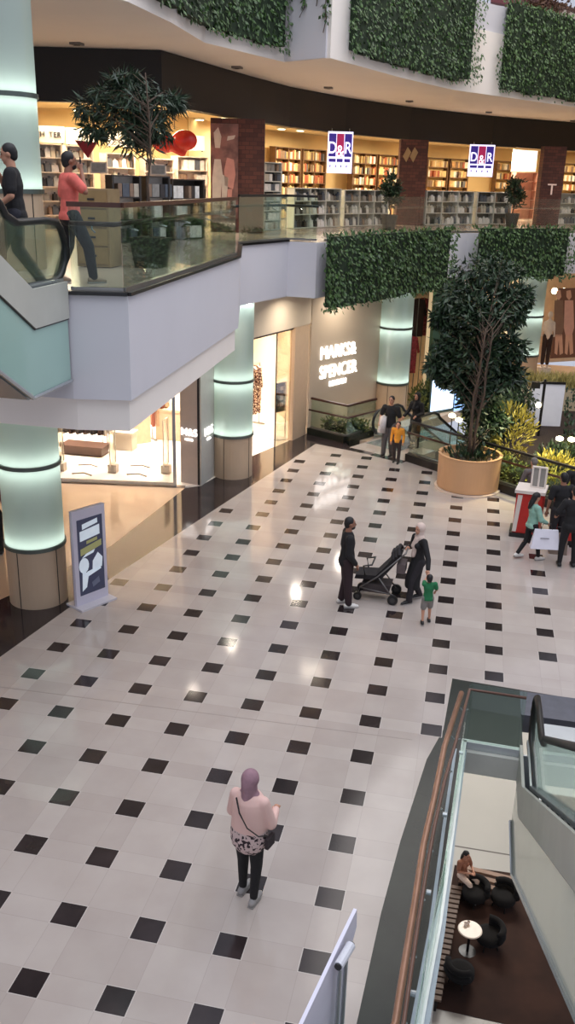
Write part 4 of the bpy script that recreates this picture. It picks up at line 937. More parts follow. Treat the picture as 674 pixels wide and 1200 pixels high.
# ad totem
bx=Z(104,712)
q0=Z(90,700,0); q1=Z(124,693,0)
ang=math.atan2(8.29-7.78,-3.62+3.90)
t=thing('advert_stand','white standing advertising screen with a dark blue poster next to the nearest column','advert stand',(-3.76,8.05,0),ang)
m=MB(); m.box(-.40,.40,-.24,.24,0,.035); part('base_plate',m,mat('totem_white',(206,202,208),.4,vary=.02),t,local=True)
m=MB(); m.box(-.36,.36,-.035,.035,.03,1.88); part('cabinet',m,mat('totem_lilac',(206,202,216),.4,vary=.02),t,local=True)
m=MB(); m.box(-.365,.365,.036,.042,.03,1.885); part('back_panel',m,mat('totem_edge',(110,106,116),.4),t,local=True)
po=mat('poster_blue',(54,58,78),.25,emit=(60,64,90),es=.25); pw=mat('poster_pale',(206,214,220),.3,emit=(200,214,226),es=.35); pg=mat('poster_olive',(150,150,100),.3,emit=(150,150,100),es=.25)
m=MB(); m.box(-.27,.29,-.040,-.036,.22,1.70); sc_=part('screen',m,po,t,local=True)
def pol(pts,m_,nm='printed_shape',y=-.043):
    m=MB(); m.slabpoly([(a,y,b) for a,b in pts],(0,1,0),.003); part(nm,m,m_,sc_,local=True)
pol([(-.16,1.50),(.18,1.56),(.18,1.65),(-.16,1.60)],pw); pol([(-.22,1.28),(.22,1.33),(.22,1.52),(-.22,1.47)],pw); pol([(-.08,1.20),(.16,1.23),(.16,1.29),(-.08,1.26)],pg)
pol([(-.22,1.0),(.25,1.10),(.25,1.22),(-.22,1.13)],pg); pol([(-.2,.95),(.06,1.0),(.1,1.06),(-.1,1.02)],pw)
pol([(-.16+.11*math.cos(a*PI/8),.80+.15*math.sin(a*PI/8)) for a in range(16)],pw); pol([(-.2,.70),(-.06,.62),(-.12,.36),(-.22,.3)],pw); pol([(.02,.62),(.24,.68),(.26,.86),(.16,.98),(.04,.84)],pw); pol([(-.08,.56),(.22,.64),(.2,.70),(-.1,.66)],pw); pol([(.02,.32),(.18,.38),(.16,.5),(.0,.42)],mat('poster_mid',(110,116,136),.3))
# white banner stand, seen almost edge-on, bottom of the picture
bp0=Z(402,1080,1.75); 
t=thing('banner_stand','white display panel on a slim stand seen nearly edge-on at the bottom of the picture','display stand',(2.17,-.55,0),math.radians(74))
bw_=mat('banner_white',(226,222,236),.5,vary=.02)
m=MB(); m.slabpoly([(-.62,0,.12),(.28,0,.12),(.28,0,1.40),(.42,0,1.60),(.40,0,1.80),(.10,0,1.72),(-.62,0,1.50)],(0,1,0),.03); part('panel',m,bw_,t,local=True)
m=MB(); m.tube([(-.02,-.05,.03),(-.02,-.05,1.60)],.018,8); m.tube([(.10,-.05,.03),(.10,-.05,1.60)],.018,8); part('support_pole',m,M_steel_l,t,local=True)
m=MB(); m.tube([(-.08,-.06,1.66),(.16,-.06,1.66)],.04,12); cyl=part('clamp_tube',m,mat('clamp_white',(214,214,222),.3),t,local=True,smooth=False)
m=MB(); m.tube([(-.095,-.06,1.66),(-.08,-.06,1.66)],.03,10); m.tube([(.16,-.06,1.66),(.175,-.06,1.66)],.03,10); part('end_cap',m,M_trim,cyl,local=True)
m=MB(); m.box(-.45,.35,-.22,.22,0,.03); part('base_plate',m,bw_,t,local=True)
# kiosk
red=mat('kiosk_red',(190,42,36),.45,vary=.08); kw=mat('kiosk_white',(226,214,204),.45,vary=.03)
t=thing('promotion_counter','red and white promotion counter behind the girl in the mint hoodie','counter',(4.3,13.95,0),math.radians(-4))
m=MB(); m.prism([(-.28,-.25),(.30,-.25),(.36,.3),(-.22,.3)],.10,1.05); part('body',m,red,t,local=True)
m=MB(); m.prism([(-.32,-.29),(.34,-.29),(.40,.34),(-.26,.34)],1.05,1.12); part('counter_top',m,kw,t,local=True)
m=MB(); m.slabpoly([(-.285,-.256,.12),(-.20,-.256,.12),(-.14,-.256,1.0),(-.24,-.256,1.0)],(0,1,0),.004); part('white_stripe',m,kw,t,local=True)
m=MB(); m.box(-.34,.38,-.3,.34,0,.10); part('plinth',m,M_trim,t,local=True)
t=thing('promotion_counter','second red counter with a white top between the two people in black','counter',(5.18,13.75,0),math.radians(6))
m=MB(); m.box(-.3,.35,-.25,.25,.10,1.05); part('body',m,red,t,local=True); m=MB(); m.box(-.34,.4,-.29,.29,1.05,1.12); part('counter_top',m,kw,t,local=True); m=MB(); m.box(-.32,.37,-.27,.27,0,.10); part('plinth',m,M_trim,t,local=True)
t=thing('leaflet_display','small white framed display stand on the counter by the grey haired person','display',(4.47,13.98,1.12),math.radians(-10))
m=MB()
for a,b in (((-.16,0),(.16,0)),): m.box(-.17,.17,-.03,.03,0,.03); m.box(-.17,.17,-.03,.03,.47,.5); m.box(-.17,-.13,-.03,.03,.03,.47); m.box(.13,.17,-.03,.03,.03,.47); m.box(-.02,.02,-.03,.03,.03,.47)
part('frame',m,kw,t,local=True)
m=MB(); m.box(-.13,.13,.0,.02,.03,.47); part('display_panel',m,mat('panel_grey',(150,146,140),.5),t,local=True)
t=thing('tote_bag','brown bag standing on the floor behind the legs of the woman in black','bag',(4.92,12.95,0))
m=MB(); m.prism([(4.78,12.85),(5.16,12.85),(5.16,13.1),(4.78,13.1)],0,.45,top=[(4.80,12.92),(5.14,12.92),(5.14,13.03),(4.80,13.03)]); part('body',m,mat('bag_brown',(128,110,98),.7),t)
m=MB(); m.tube([(4.88,12.97,.44),(4.9,12.97,.6),(5.04,12.97,.6),(5.06,12.97,.44)],.012,6); part('handle',m,M_trim,t)
# ================================================================== GROUND FLOOR SHOP
sf=MB(); sf.prism([(-16,12.99),(-4.2,14.95),(-3.85,15.1),(-3.19,18.2),(-2.25,20.95),(-2.2,21.1),(-4.5,30),(-16,30)],-.3,-.0003); struct('floor_shop',sf,M_shopfloor)
m=MB(); m.wall((-16,27),(-5.6,27),.2,0,4.6); m.wall((-5.6,27),(-2.3,21.2),.2,0,4.6); m.wall((-14,12.8),(-14,27),.2,0,4.6); struct('wall_shop_back',m,mat('shop_wall',(244,226,200),.7,vary=.02))
m=MB(); m.prism([(-15.9,13.3),(-4.3,15.2),(-3.3,18.5),(-2.4,21.1),(-5.7,26.9),(-15.9,26.9)],4.05,4.12); struct('ceiling_shop',m,mat('shop_ceiling_white',(236,226,212),.8))
gl=thing('shop_front_glass','clear glass shop front left of the shop pillar with a thin metal base','shop front',(-8,14.3,0))
m=MB(); m.wall((-14,13.28),(-4.42,14.90),.05,.02,.10); m.wall((-14,13.28),(-4.42,14.90),.05,3.4,3.5); m.wall((-4.50,14.88),(-4.42,14.90),.06,0,3.4); part('frame',m,M_steel_l,gl)
for k in range(3):
    a=Vector((-14,13.28)).lerp(Vector((-7.45,14.4)),k/3+.01);b=Vector((-14,13.28)).lerp(Vector((-7.45,14.4)),(k+1)/3-.01); m=MB(); m.wall(a,b,.016,.1,3.4); part('glass_pane',m,M_shopglass,gl)
m=MB(); m.wall((-14,13.3),(-3.8,15.0),.3,3.5,4.6); m.wall((-3.75,16.2),(-2.28,21.0),.25,3.45,4.6); struct('wall_shop_header',m,M_cream)
# pillar with lit letters
t=thing('shop_pillar','grey beige shop pillar with a black groove and two small lit shop names','pillar',(-4.1,15.6,0))
m=MB(); m.prism([(-4.42,15.27),(-3.93,15.15),(-3.86,16.05),(-4.35,16.15)],0,4.6); part('cladding',m,mat('pillar_taupe',(196,182,174),.45,vary=.03),t)
m=MB(); m.prism([(-3.93,15.16),(-3.86,15.15),(-3.80,16.05),(-3.86,16.05)],0,4.6); part('groove',m,M_trim,t)
m=MB(); m.prism([(-3.86,15.13),(-3.82,15.12),(-3.72,16.07),(-3.80,16.07)],0,4.6); part('side_cladding',m,mat('pillar_grey',(186,186,180),.4,vary=.03),t)
t=thing('shop_sign','small lit letters on the front of the shop pillar, left of the black groove','sign',(-4.17,15.18,1.3))
ux=V((.49,-.12,0)); text_mesh('letters','M&S',.27,.01,mat('small_sign_light',(255,255,255),emit=(255,250,246),es=1.8),t,V((-4.165,15.19,1.38)),ux,(0,0,1),bold=.002)
m=MB(); m.slabpoly([V((-4.28,15.212,1.17)),V((-4.06,15.158,1.17)),V((-4.06,15.158,1.21)),V((-4.28,15.212,1.21))],(0,1,0),.01); part('underline',m,M_emw,t)
t=thing('shop_sign','small lit letters on the side of the shop pillar, right of the black groove','sign',(-3.77,15.5,1.3))
ux=V((.10,.95,0)); text_mesh('letters','M&S',.30,.01,mat('small_sign_light',(255,255,255)),t,V((-3.755,15.6,1.36)),ux,(0,0,1),bold=.002)
m=MB(); m.wall((-3.765,15.5),(-3.745,15.7),.02,1.13,1.17); part('underline',m,M_emw,t)
# doorway right of column
t=thing('door_surround','beige door surround with a glass panel at the right of the shop doorway','door frame',(-2.3,20.6,0))
dv=Vector((.3,1)).normalized()
m=MB(); m.wall((-2.52,20.1),(-2.27,20.95),.16,0,3.45); part('jamb',m,mat('jamb_beige',(206,180,152),.5,vary=.03),t)
m=MB(); m.wall((-3.7,16.3),(-2.27,20.95),.05,3.38,3.46); part('head_strip',m,M_wood,t)
m=MB(); m.wall((-2.80,19.25),(-2.55,20.05),.03,.02,3.4); part('glass_panel',m,M_shopglass,t)
m=MB(); m.tube([(-2.81,19.22,0),(-2.81,19.22,3.4)],.02,6); m.tube([(-2.25,20.98,0),(-2.25,20.98,4.6)],.035,6); part('frame_edge',m,M_trim,t)
# sign wall
wa=Vector((-2.22,21.05)); wu=Vector((.485,.875)); wb=wa+wu*3.6
m=MB(); m.wall(wa,wb,.2,0,4.6); struct('wall_sign',m,mat('sign_wall',(196,180,160),.5,vary=.02,scale=.5))
wn_=Vector((wu.y,-wu.x))    # faces the viewer
o0=Vector((*(wa+wn_*.12),0))
def onwall(x,y):
    r=ray(x,y); n=Vector((wn_.x,wn_.y,0)); k=(o0-CAM).dot(n)/r.dot(n); return CAM+r*k
c1=onwall(397,411.5); c2=onwall(397,433.5); c3=onwall(396,448)
W3u=Vector((wu.x,wu.y,0))
t=thing('shop_name_sign','large lit white shop name in three lines on the beige wall above the glass railing','sign',c2)
wid=(onwall(418,408)-onwall(377,414)).length; wid2=(onwall(419,430)-onwall(376,437)).length; hh=(onwall(397,404)-onwall(397,422)).length
M_sgn=mat('shop_name_light',(255,255,255),emit=(255,250,246),es=3.4)
def fit(name,s,c,w,h,bold=.012):
    o=text_mesh(name,s,h*1.42,.03,M_sgn,t,V((0,0,0)),(1,0,0),(0,1,0),bold=0)
    me=o.data; xs=[v.co.x for v in me.vertices]; o_=wloc(t)
    bpy.data.objects.remove(o); x0,x1=min(xs),max(xs)
    o=text_mesh(name,s,h*1.42,.02,M_sgn,t,c,W3u,(0,0,1),font_squeeze=w/(x1-x0),bold=bold); return o
fit('letters_top','MARKS&',c1,wid,hh*.82,-.001); fit('letters_middle','SPENCER',c2,wid2,hh*.82,-.001); fit('letters_bottom','LONDON',c3,wid2*.44,hh*.34,-.001)
# stand sign in doorway
p=Z(329,513); p=V((-2.86,20.2,0)); t=thing('floor_sign','dark brown notice on a slim stand inside the shop doorway','sign',p,math.radians(60))
m=MB(); m.box(-.28,.28,-.2,.2,0,.02); part('base_plate',m,M_shelfwhite,t,local=True)
m=MB(); m.box(-.24,-.21,-.015,.015,.02,1.75); m.box(.21,.24,-.015,.015,.02,1.75); part('frame',m,M_shelfwhite,t,local=True)
m=MB(); m.box(-.22,.22,-.03,.03,.85,1.75); nb=part('notice_board',m,mat('notice_brown',(52,28,20),.4),t,local=True)
for k,z in enumerate((1.58,1.32,1.08)):
    m=MB(); m.box(-.07,.07,-.036,-.03,z-.06-(.04 if k==1 else 0),z+.06); part('pictogram',m,kw,nb,local=True)
# shop merchandise, ground floor
def garment(parent,c,w,h,m_,hang=True,ux=(1,0)):
    u=Vector((ux[0],ux[1])).normalized(); m=MB(); x,y,z=c
    P=[(-w*.5,-h),(w*.5,-h),(w*.5,-.12*h),(w*.62,-.45*h),(w*.75,-.42*h),(w*.5,-.02*h),(w*.12,0.02*h),(-w*.12,.02*h),(-w*.5,-.02*h),(-w*.75,-.42*h),(-w*.62,-.45*h),(-w*.5,-.12*h)]
    m.slabpoly([(x+u.x*a,y+u.y*a,z+b) for a,b in P],(-u.y,u.x,0),.09); return m
def rack(loc,w,label,cols,h=1.5,ang=0,gh=.95,n=6):
    t=thing('clothes_rack',label,'clothes rack',loc,ang)
    m=MB(); m.tube([(-w/2,0,.05),(-w/2,0,h),(w/2,0,h),(w/2,0,.05)],.02,6); m.box(-w/2-.03,-w/2+.03,-.22,.22,0,.05); m.box(w/2-.03,w/2+.03,-.22,.22,0,.05); part('frame',m,M_steel,t,local=True)
    for k in range(n):
        x=-w/2+w*(k+.5)/n; o=link('garment',garment(None,(x,0,h-.08),.34,gh,None,ux=(.35,.93)).mesh('garment',cols[k%len(cols)]),None)
        o.location=Vector(loc); o.rotation_euler=(0,0,ang); c=tag(o,'hanging garment on the rack: '+label,'garment','garments on '+label)
        o['label']=' '.join(('one hanging garment on the '+label).split()[:16])
    return t
dk=[cloth('dark_brown',(62,42,36)),cloth('dark_grey',(60,54,54))]; rd_=[cloth('brick',(130,70,54)),cloth('tan',(190,150,118))]; lt=[cloth('ivory',(224,204,184)),cloth('beige',(206,178,156))]
rack(Z(97,524),1.5,'rack of dark clothes at the left inside the shop',dk,1.35,math.radians(6),.85,7)
rack(Z(133,521),.9,'rack of pale clothes in the middle of the shop',lt,1.35,math.radians(70),.9,4)
rack(Z(189,513),.6,'narrow rack of brick coloured clothes near the pillar',rd_,1.5,math.radians(50),1.0,4)
rack(V((-4.05,21.3,0)),1.0,'rack of patterned clothes in the shop doorway',[mat('cloth_print',(236,216,196),.8,col2=(90,50,40),scale=22,lo=.45,hi=.5)],2.0,math.radians(75),1.5,4)
rack(V((-4.9,23.3,0)),1.0,'rack of brown clothes deep inside the shop doorway',dk,2.6,math.radians(75),1.2,3)
def table(loc,sx,sy,h,label,m_=None,ang=0):
    t=thing('display_table',label,'table',loc,ang); m=MB(); m.box(-sx/2,sx/2,-sy/2,sy/2,h-.06,h); part('table_top',m,m_ or M_cream,t,local=True)
    m=MB(); m.box(-sx/2+.04,sx/2-.04,-sy/2+.04,sy/2-.04,0,h-.06); part('body',m,m_ or M_cream,t,local=True); return t
table(Z(147,526),.65,.5,.55,'low beige box table in the middle of the shop')
table(Z(100,531),1.3,.6,.28,'low dark platform table in front of the dark clothes',mat('table_brown',(84,58,46),.5))
table(Z(203,512),.9,.9,.95,'beige display unit beside the shop pillar',mat('unit_peach',(226,190,158),.5))
m=MB(); q=Z(163,521); m.wall((q.x-.25,q.y-.1),(q.x+.2,q.y+.4),.12,0,2.2); single('display_partition',m,mat('partition_peach',(238,206,172),.6),'free standing peach display partition inside the shop','partition')
for k,(x,y) in enumerate(((133,553),(195,554),(72,551))):
    q=Z(x,y); t=thing('security_gate','slim clear security gate inside the glass shop front, %s'%('middle one','one nearest the pillar','leftmost one')[k],'security gate',q,0,'security gates')
    m=MB(); m.box(-.12,.12,-.1,.1,0,.22); part('base_box',m,mat('gate_grey',(190,176,160),.5),t,local=True); m=MB(); m.box(-.015,.015,-.2,.2,.22,1.5); part('antenna_panel',m,M_shopglass,t,local=True); m=MB(); m.tube([(0,-.2,.22),(0,-.2,1.5),(0,.2,1.5),(0,.2,.22)],.014,6); part('edge',m,M_shelfwhite,t,local=True)
for k,(x,y) in enumerate(((105,545),(98,555),(166,546),(162,556))):
    q=Z(x,y); m=MB(); m.tube([(q.x-.28,q.y-.12,.012),(q.x,q.y+.03,.012),(q.x+.28,q.y-.12,.012)],.02,6); single('floor_reflection',m,mat('reflection_taupe',(150,134,118),.5),'taupe strip standing in for a chevron reflection on the shop floor, %s'%('back left','front left','back right','front right')[k],'painted reflection','chevron reflections on the shop floor')  # floor reflections put in as solid taupe chevron strips
# ================================================================== FAR WALLS ON THE GROUND FLOOR
def pw_(x,d): return xy(D(x,400,d))
m=MB(); m.wall(pw_(436,31.5),pw_(503,33.5),.2,0,4.6); m.wall(pw_(560,39.5),pw_(604,40.2),.2,0,4.6);m.wall(pw_(604,40.2),pw_(700,42.0),.2,0,4.6); struct('wall_far_shops',m,mat('far_shop_wall',(226,196,160),.6,vary=.05))
m=MB(); m.wall(pw_(503,31.5),pw_(534,32.4),.3,0,4.6); struct('wall_green_panel',m,mat('green_wall',(70,100,78),.6,vary=.08))
m=MB(); a=D(501,400,31.2); m.box(a.x-.06,a.x+.06,a.y-.06,a.y+.06,0,4.6); struct('trim_6',m,mat('gold_edge',(226,196,150),.4,emit=(255,220,170),es=.3))
t=thing('lit_display_window','tall blue white backlit display window behind the big tree','display window',D(530,430,31.9))
a=D(505,478,31.6);b=D(556,478,32.8)
def quadw(x0,x1,y0,y1,d0,d1,m_,nm,par,th=.05):
    a=D(x0,y1,d0);b=D(x1,y1,d1);c=D(x1,y0,d1);d_=D(x0,y0,d0); m=MB(); z0=min(a.z,b.z); z1=max(c.z,d_.z); m.wall(xy(a),xy(b),th,z0,z1); return part(nm,m,m_,par)
f=quadw(503,560,398,482,31.25,32.6,mat('win_frame',(70,90,84),.4),'frame',t,.1)
quadw(505,530,402,478,31.1,31.75,mat('blue_light',(190,215,255),emit=(205,228,255),es=1.6,col2=(120,160,230),scale=3),'lit_panel',t)
quadw(532,557,402,478,31.8,32.45,mat('blue_light2',(150,190,255),emit=(160,200,255),es=1.2,col2=(90,130,210),scale=4),'lit_panel',t)
for k,(x,dd) in ((1,(486,32.3)),(2,(492,32.5)),(3,(481,32.2))):
    q=D(x,420,dd); t=thing('mannequin_display','hanging clothes display in the far shop window, %s'%('left of the far column','right of the far column','beside the gold edge','below the dark garment')[k],'clothes display',(q.x,q.y,0),0,'far shop window clothes')
    m=garment(None,(q.x,q.y,3.7 if k!=3 else 2.4),.45,1.3,None,ux=(.9,.4)); part('garment',m,(rd_[0],dk[0],cloth('redfloral',(170,70,70),.5),cloth('redfloral2',(160,60,66),.5))[k],t)
    m=MB(); m.tube([(q.x,q.y,0),(q.x,q.y,3.75 if k!=3 else 2.45)],.02,6); m.lathe((q.x,q.y,0),[(.15,0),(.15,.03)],12); part('stand',m,M_steel,t)
# poster of two people
t=thing('fashion_poster','large brown backlit poster with two standing figures at the right behind the garden','poster',D(668,380,38.5))
PA=D(645,420,38.3);PB=D(700,420,39.2); zt_=OP(645,338,PA,PB).z; m=MB(); m.wall(xy(PA),xy(PB),.06,PA.z,zt_); part('poster_panel',m,mat('poster_brown',(84,54,40),.4,emit=(96,60,44),es=.35),t)
def fig(x,col,s=1.0):
    for nm,pts in (('figure_legs',[(x-4,392),(x+4,392),(x+5,414),(x+1,416),(x,398),(x-2,416),(x-5,414)]),('figure_torso',[(x-5,352),(x+5,352),(x+6,384),(x+3,394),(x-4,394),(x-6,384)]),('figure_head',[(x-3,341),(x+2,340),(x+3,348),(x,352),(x-3,348)])):
        m=MB(); m.slabpoly([OP(a,b,PA,PB,.06) for a,b in pts],(0,1,0),.02); part(nm,m,col[0 if nm=='figure_torso' else 1],t)
fig(655,(mat('fig_brown',(110,80,62),.5,emit=(110,80,62),es=.3),mat('fig_skin',(176,130,104),.5,emit=(176,130,104),es=.3)))
fig(667,(mat('fig_rose',(176,128,108),.5,emit=(176,128,108),es=.3),mat('fig_skin',(176,130,104),.5)))
for k,x in enumerate((650,661)):
    q=D(x,341,38.2); m=MB(); m.ell(q,(.13,.13,.13)); single('round_lamp',m,mat('bulb_warm',(255,240,200)),'bright round lamp above the fashion poster, %s'%('left one','right one')[k],'lamp','lamps above the fashion poster',smooth=True)
t=thing('mannequin','white shop mannequin in a pale top and dark trousers left of the fashion poster','mannequin',V((*xy(D(639,420,38.2)),0)))
q=wloc(t); zt=D(639,366,38.2).z; b=MB(); b.ell((q.x,q.y,zt),(.11,.12,.14)); b.cap((q.x,q.y,zt-.15),.05,(q.x,q.y,zt-.3),.08); b.cap((q.x-.14,q.y,zt-.32),.07,(q.x+.14,q.y,zt-.32),.07); b.cap((q.x,q.y,zt-.35),.16,(q.x,q.y,zt-.9),.15)
for s_ in (-1,1): b.cap((q.x+.2*s_,q.y,zt-.33),.05,(q.x+.26*s_,q.y,zt-.9),.035); b.cap((q.x+.09*s_,q.y,zt-.9),.1,(q.x+.1*s_,q.y,.3),.05)
link('body',remesh(b,.03,'body',mat('mannequin_white',(236,220,204),.5)),None); o=COL.objects[-1]; o.parent=t; o.data.transform(Matrix.Translation(-q))
m=MB()
for s_ in (-1,1): m.cap((q.x+.09*s_,q.y-.01,zt-.9),.12,(q.x+.1*s_,q.y-.01,.5),.075)
part('trousers',m,dk[0],t,smooth=True)
m=MB(); m.lathe((q.x,q.y,0),[(.3,0),(.3,.32)],20); part('plinth',m,kw,t)
# ================================================================== LOWER LEVEL CAFE
tb=Z(551,1089,-10.27); t=thing('cafe_table','small round white cafe table on the lower level','table',(tb.x,tb.y,-11))
m=MB(); m.lathe((tb.x,tb.y,-10.3),[(.29,0),(.31,.02),(.29,.04)],32); part('table_top',m,mat('cafe_top',(226,210,190),.3),t)
m=MB(); m.lathe((tb.x,tb.y,-11),[(.22,0),(.22,.02),(.035,.04),(.035,.68),(.08,.70)],20); part('pedestal',m,M_trim,t)
for k,(dx,dy) in enumerate(((-.12,.10),(-.05,.16))):
    c=MB(); c.lathe((tb.x+dx,tb.y+dy,-10.26),[(.03,0),(.045,.08),(.04,.08),(.028,.01)],16); single('cup',c,kw,'small white cup on the round cafe table, %s'%('nearer one','farther one')[k],'cup','cups on the cafe table')
def armchair(loc,ang,label):
    t=thing('tub_chair',label,'chair',loc,ang,'dark tub chairs'); ch=mat('chair_dark',(12,9,8),.95,vary=.2)
    m=MB(); m.lathe((0,0,.22),[(.30,0),(.34,.05),(.33,.2),(.2,.24)],20); part('seat',m,ch,t,local=True,smooth=True)
    m=MB()
    pts=[(math.cos(a)*.34,math.sin(a)*.34,.62) for a in [PI*.1+PI*.8*k/8 for k in range(9)]]
    m.tube([(x,y,.42) for x,y,z in pts],.09,8); m.tube(pts,.08,8); part('backrest',m,ch,t,local=True,smooth=True)
    for k in range(4):
        a=PI/4+k*PI/2; m=MB(); m.tube([(math.cos(a)*.22,math.sin(a)*.22,.25),(math.cos(a)*.28,math.sin(a)*.28,0)],.02,6); part('leg',m,M_trim,t,local=True)
for k,(x,y,a,lab) in enumerate(((590,1052,-.6,'dark tub chair at the lower level, right of the seated person'),(573,1098,-1.2,'dark tub chair right of the round cafe table'),(540,1140,2.6,'dark tub chair nearest below the round cafe table'),(556,1048,.4,'dark tub chair the person on the lower level sits in'))):
    p=Z(x,y,-10.7); armchair((p.x,p.y+(.0),-11),a if k<3 else math.radians(45+180)+PI/2,lab)
def slats(a,b,n,label,gap,ws,hgt_):
    t=thing('slatted_bench',label,'bench',(a[0],a[1],-11)); a=Vector(a[:2]);b=Vector(b[:2]); u=(b-a).normalized(); nn=Vector((-u.y,u.x))
    for k in range(n):
        m=MB(); m.wall(a+nn*gap*k,b+nn*gap*k,ws,-11+hgt_-.05,-11+hgt_); part('slat',m,mat('slat_wood',(150,120,100),.6),t)
    m=MB(); L=(b-a).length
    for q in (0.03,.97): c=a.lerp(b,q)+nn*gap*(n-1)/2; m.obox(c,nn,gap*n/2,.04,-11,-11+hgt_-.05)
    part('support',m,M_trim,t)
slats(tuple(Z(538,1030,-10.6)),tuple(Z(602,1046,-10.6)),3,'long slatted wooden bench along the far side of the cafe carpet',.27,.15,.4)
p0=Z(536,1035,-10.6);p1=Z(510,1170,-10.6)
t=thing('floor_grille','row of short wooden slats along the left side of the cafe carpet','slatted bench',(p0.x,p0.y,-11))
for k in range(22):
    c=p0.lerp(p1,(k+.5)/22); m=MB(); m.box(c.x-.14,c.x+.14,c.y-.06,c.y+.06,-10.72,-10.66); part('slat',m,mat('slat_wood2',(104,84,70),.6),t)
m=MB(); m.wall(xy(p0),xy(p1),.1,-11,-10.72); part('support',m,M_trim,t)
# ================================================================== BOOKSHOP (first floor)
def pillar(x0,x1,d,label,top=9.2,poster=False,T=False):
    a=D(x0,230,d);b=D(x1,230,d); w=(b-a); w.z=0; c=(a+b)/2; L=w.length
    t=thing('brick_pillar',label,'pillar',(c.x,c.y,6.01),math.atan2(w.y,w.x))
    m=MB(); m.box(-L/2,L/2,0,.6,0,top-6.01); part('brickwork',m,brickmat('brick_red%d'%int(x0),(104,62,52),(78,48,42),(60,44,40)),t,local=True); return t,L
t,L_=pillar(247,309,26.2,'wide dark red brick pillar with a poster of figures on its left half',9.1)
m=MB(); m.box(-L_/2,.02,-.03,0,.4,2.95); po_=part('figure_poster',m,mat('poster_taupe',(104,72,64),.5,col2=(140,100,90),scale=3),t,local=True)
def pf(par,pts,c,y=-.036):
    m=MB(); m.slabpoly([(a,y,b) for a,b in pts],(0,1,0),.006); part('printed_figure',m,c,par,local=True)
c1_=mat('fig_pale',(196,186,172),.6); c2_=mat('fig_pink',(196,140,126),.6); c3_=mat('fig_dark',(60,44,44),.6)
pf(po_,[(-.72,.5),(-.5,.5),(-.46,1.2),(-.42,1.6),(-.48,2.0),(-.66,2.0),(-.72,1.5)],c1_); pf(po_,[(-.45,.45),(-.34,.45),(-.3,1.0),(-.25,1.5),(-.44,1.6)],c1_); pf(po_,[(-.64,2.3),(-.5,2.3),(-.46,2.6),(-.55,2.85),(-.68,2.7)],c1_)
pf(po_,[(-.36,1.3),(-.12,1.2),(-.05,1.6),(-.1,2.0),(-.3,2.05),(-.38,1.7)],c2_); pf(po_,[(-.28,.7),(-.18,.7),(-.14,1.2),(-.28,1.2)],c2_,-.04); pf(po_,[(-.2,.6),(-.12,.6),(-.1,.9),(-.18,.9)],c3_,-.04); pf(po_,[(-.3,2.5),(-.1,2.55),(-.06,2.65),(-.28,2.62)],c1_)
t,L_=pillar(466,498,34.2,'dark red brick pillar with a small crossed ornament, between the two lit shop signs',9.05)
for q in (-.28,-.02):
    m=MB(); m.slabpoly([(q-.14,-.04,2.45),(q,-.04,2.25),(q+.16,-.04,2.6),(q+.02,-.04,2.78)],(0,1,0),.03); part('ornament',m,mat('ornament_tan',(170,140,96),.6),t,local=True)
t,L_=pillar(632,658,37.4,'dark red brick pillar with a white letter at the right picture edge',9.1)
c=wloc(t); text_mesh('letter','T',.62,.02,mat('letter_white',(220,190,176),.5,emit=(220,190,176),es=.3),t,V((c.x+.02,c.y-.06,7.42)),(math.cos(t.rotation_euler.z),math.sin(t.rotation_euler.z),0),(0,0,1))
# the letter and ornaments above were placed in world space: rotate back into the pillar frame
o=[ch for ch in t.children if ch.name.startswith('letter')][0]; o.rotation_euler=(0,0,-t.rotation_euler.z)
# hanging lit signs
def drsign(x0,x1,yt,yb,d,label):
    a=D(x0,yb,d);b=D(x1,yb,d);z1=D((x0+x1)/2,yt,d).z; z0=(a.z+b.z)/2; w=(b-a);w.z=0;W=w.length;c=(a+b)/2;H=z1-z0
    t=thing('hanging_sign',label,'sign',(c.x,c.y,z0),math.atan2(w.y,w.x),None)
    face=mat('sign_face',(230,226,250),emit=(226,222,255),es=1.15); blu=mat('sign_blue',(60,40,140),.5,emit=(50,34,140),es=.5); rdm=mat('sign_crimson',(150,30,80),.5,emit=(170,30,84),es=.6)
    m=MB(); m.box(-W/2,W/2,0,.08,0,H); bx_=part('light_box',m,face,t,local=True)
    X=[-.42,-.14,.14]; 
    for i,(x,c_) in enumerate(zip((-.46,-.145,.17),(blu,rdm,blu))):
        m=MB(); m.box(x*W,(x+.29)*W,-.006,0,.40*H,.95*H); part('colour_bar',m,c_,bx_,local=True)
    for i,(ch,x,z) in enumerate((('D',-.315,.60),('&',0.0,.52),('R',.315,.60))):
        o=text_mesh('letter',ch,.40*H,.006,mat('sign_letter',(240,236,255),emit=(236,232,255),es=1.2),t,V((0,0,0)),(1,0,0),(0,0,1),bold=.004)
        for v in o.data.vertices:
            v.co=V((v.co.x+c.x,v.co.y+c.y,v.co.z+z0))
            v.co=V((x*W+v.co.x*.8,v.co.y-.012,z*H+v.co.z))
        o.parent=bx_
    for x0_,x1_ in ((-.44,-.16),(-.12,.12),(.18,.42)):
        m=MB(); m.box(x0_*W,x1_*W,-.006,0,.27*H,.35*H); part('small_print',m,blu,bx_,local=True)
    for k in range(4):
        m=MB(); m.box((-.40+.22*k)*W,(-.36+.22*k)*W,-.006,0,.14*H,.20*H); part('small_mark',m,blu,bx_,local=True)
    m=MB(); 
    for q in (-.35,.35): m.tube([(q*W,.04,H),(q*W,.04,10.3-z0 if False else max(H+.1,9.16-z0))],.012,6)
    part('hanger',m,M_steel,t,local=True)
    return t
drsign(383,412,155,203,31.0,'lit white hanging shop sign with blue and crimson bars, the left and larger of two')
drsign(548,577,170,207,36.6,'lit white hanging shop sign with blue and crimson bars, the right and smaller of two')
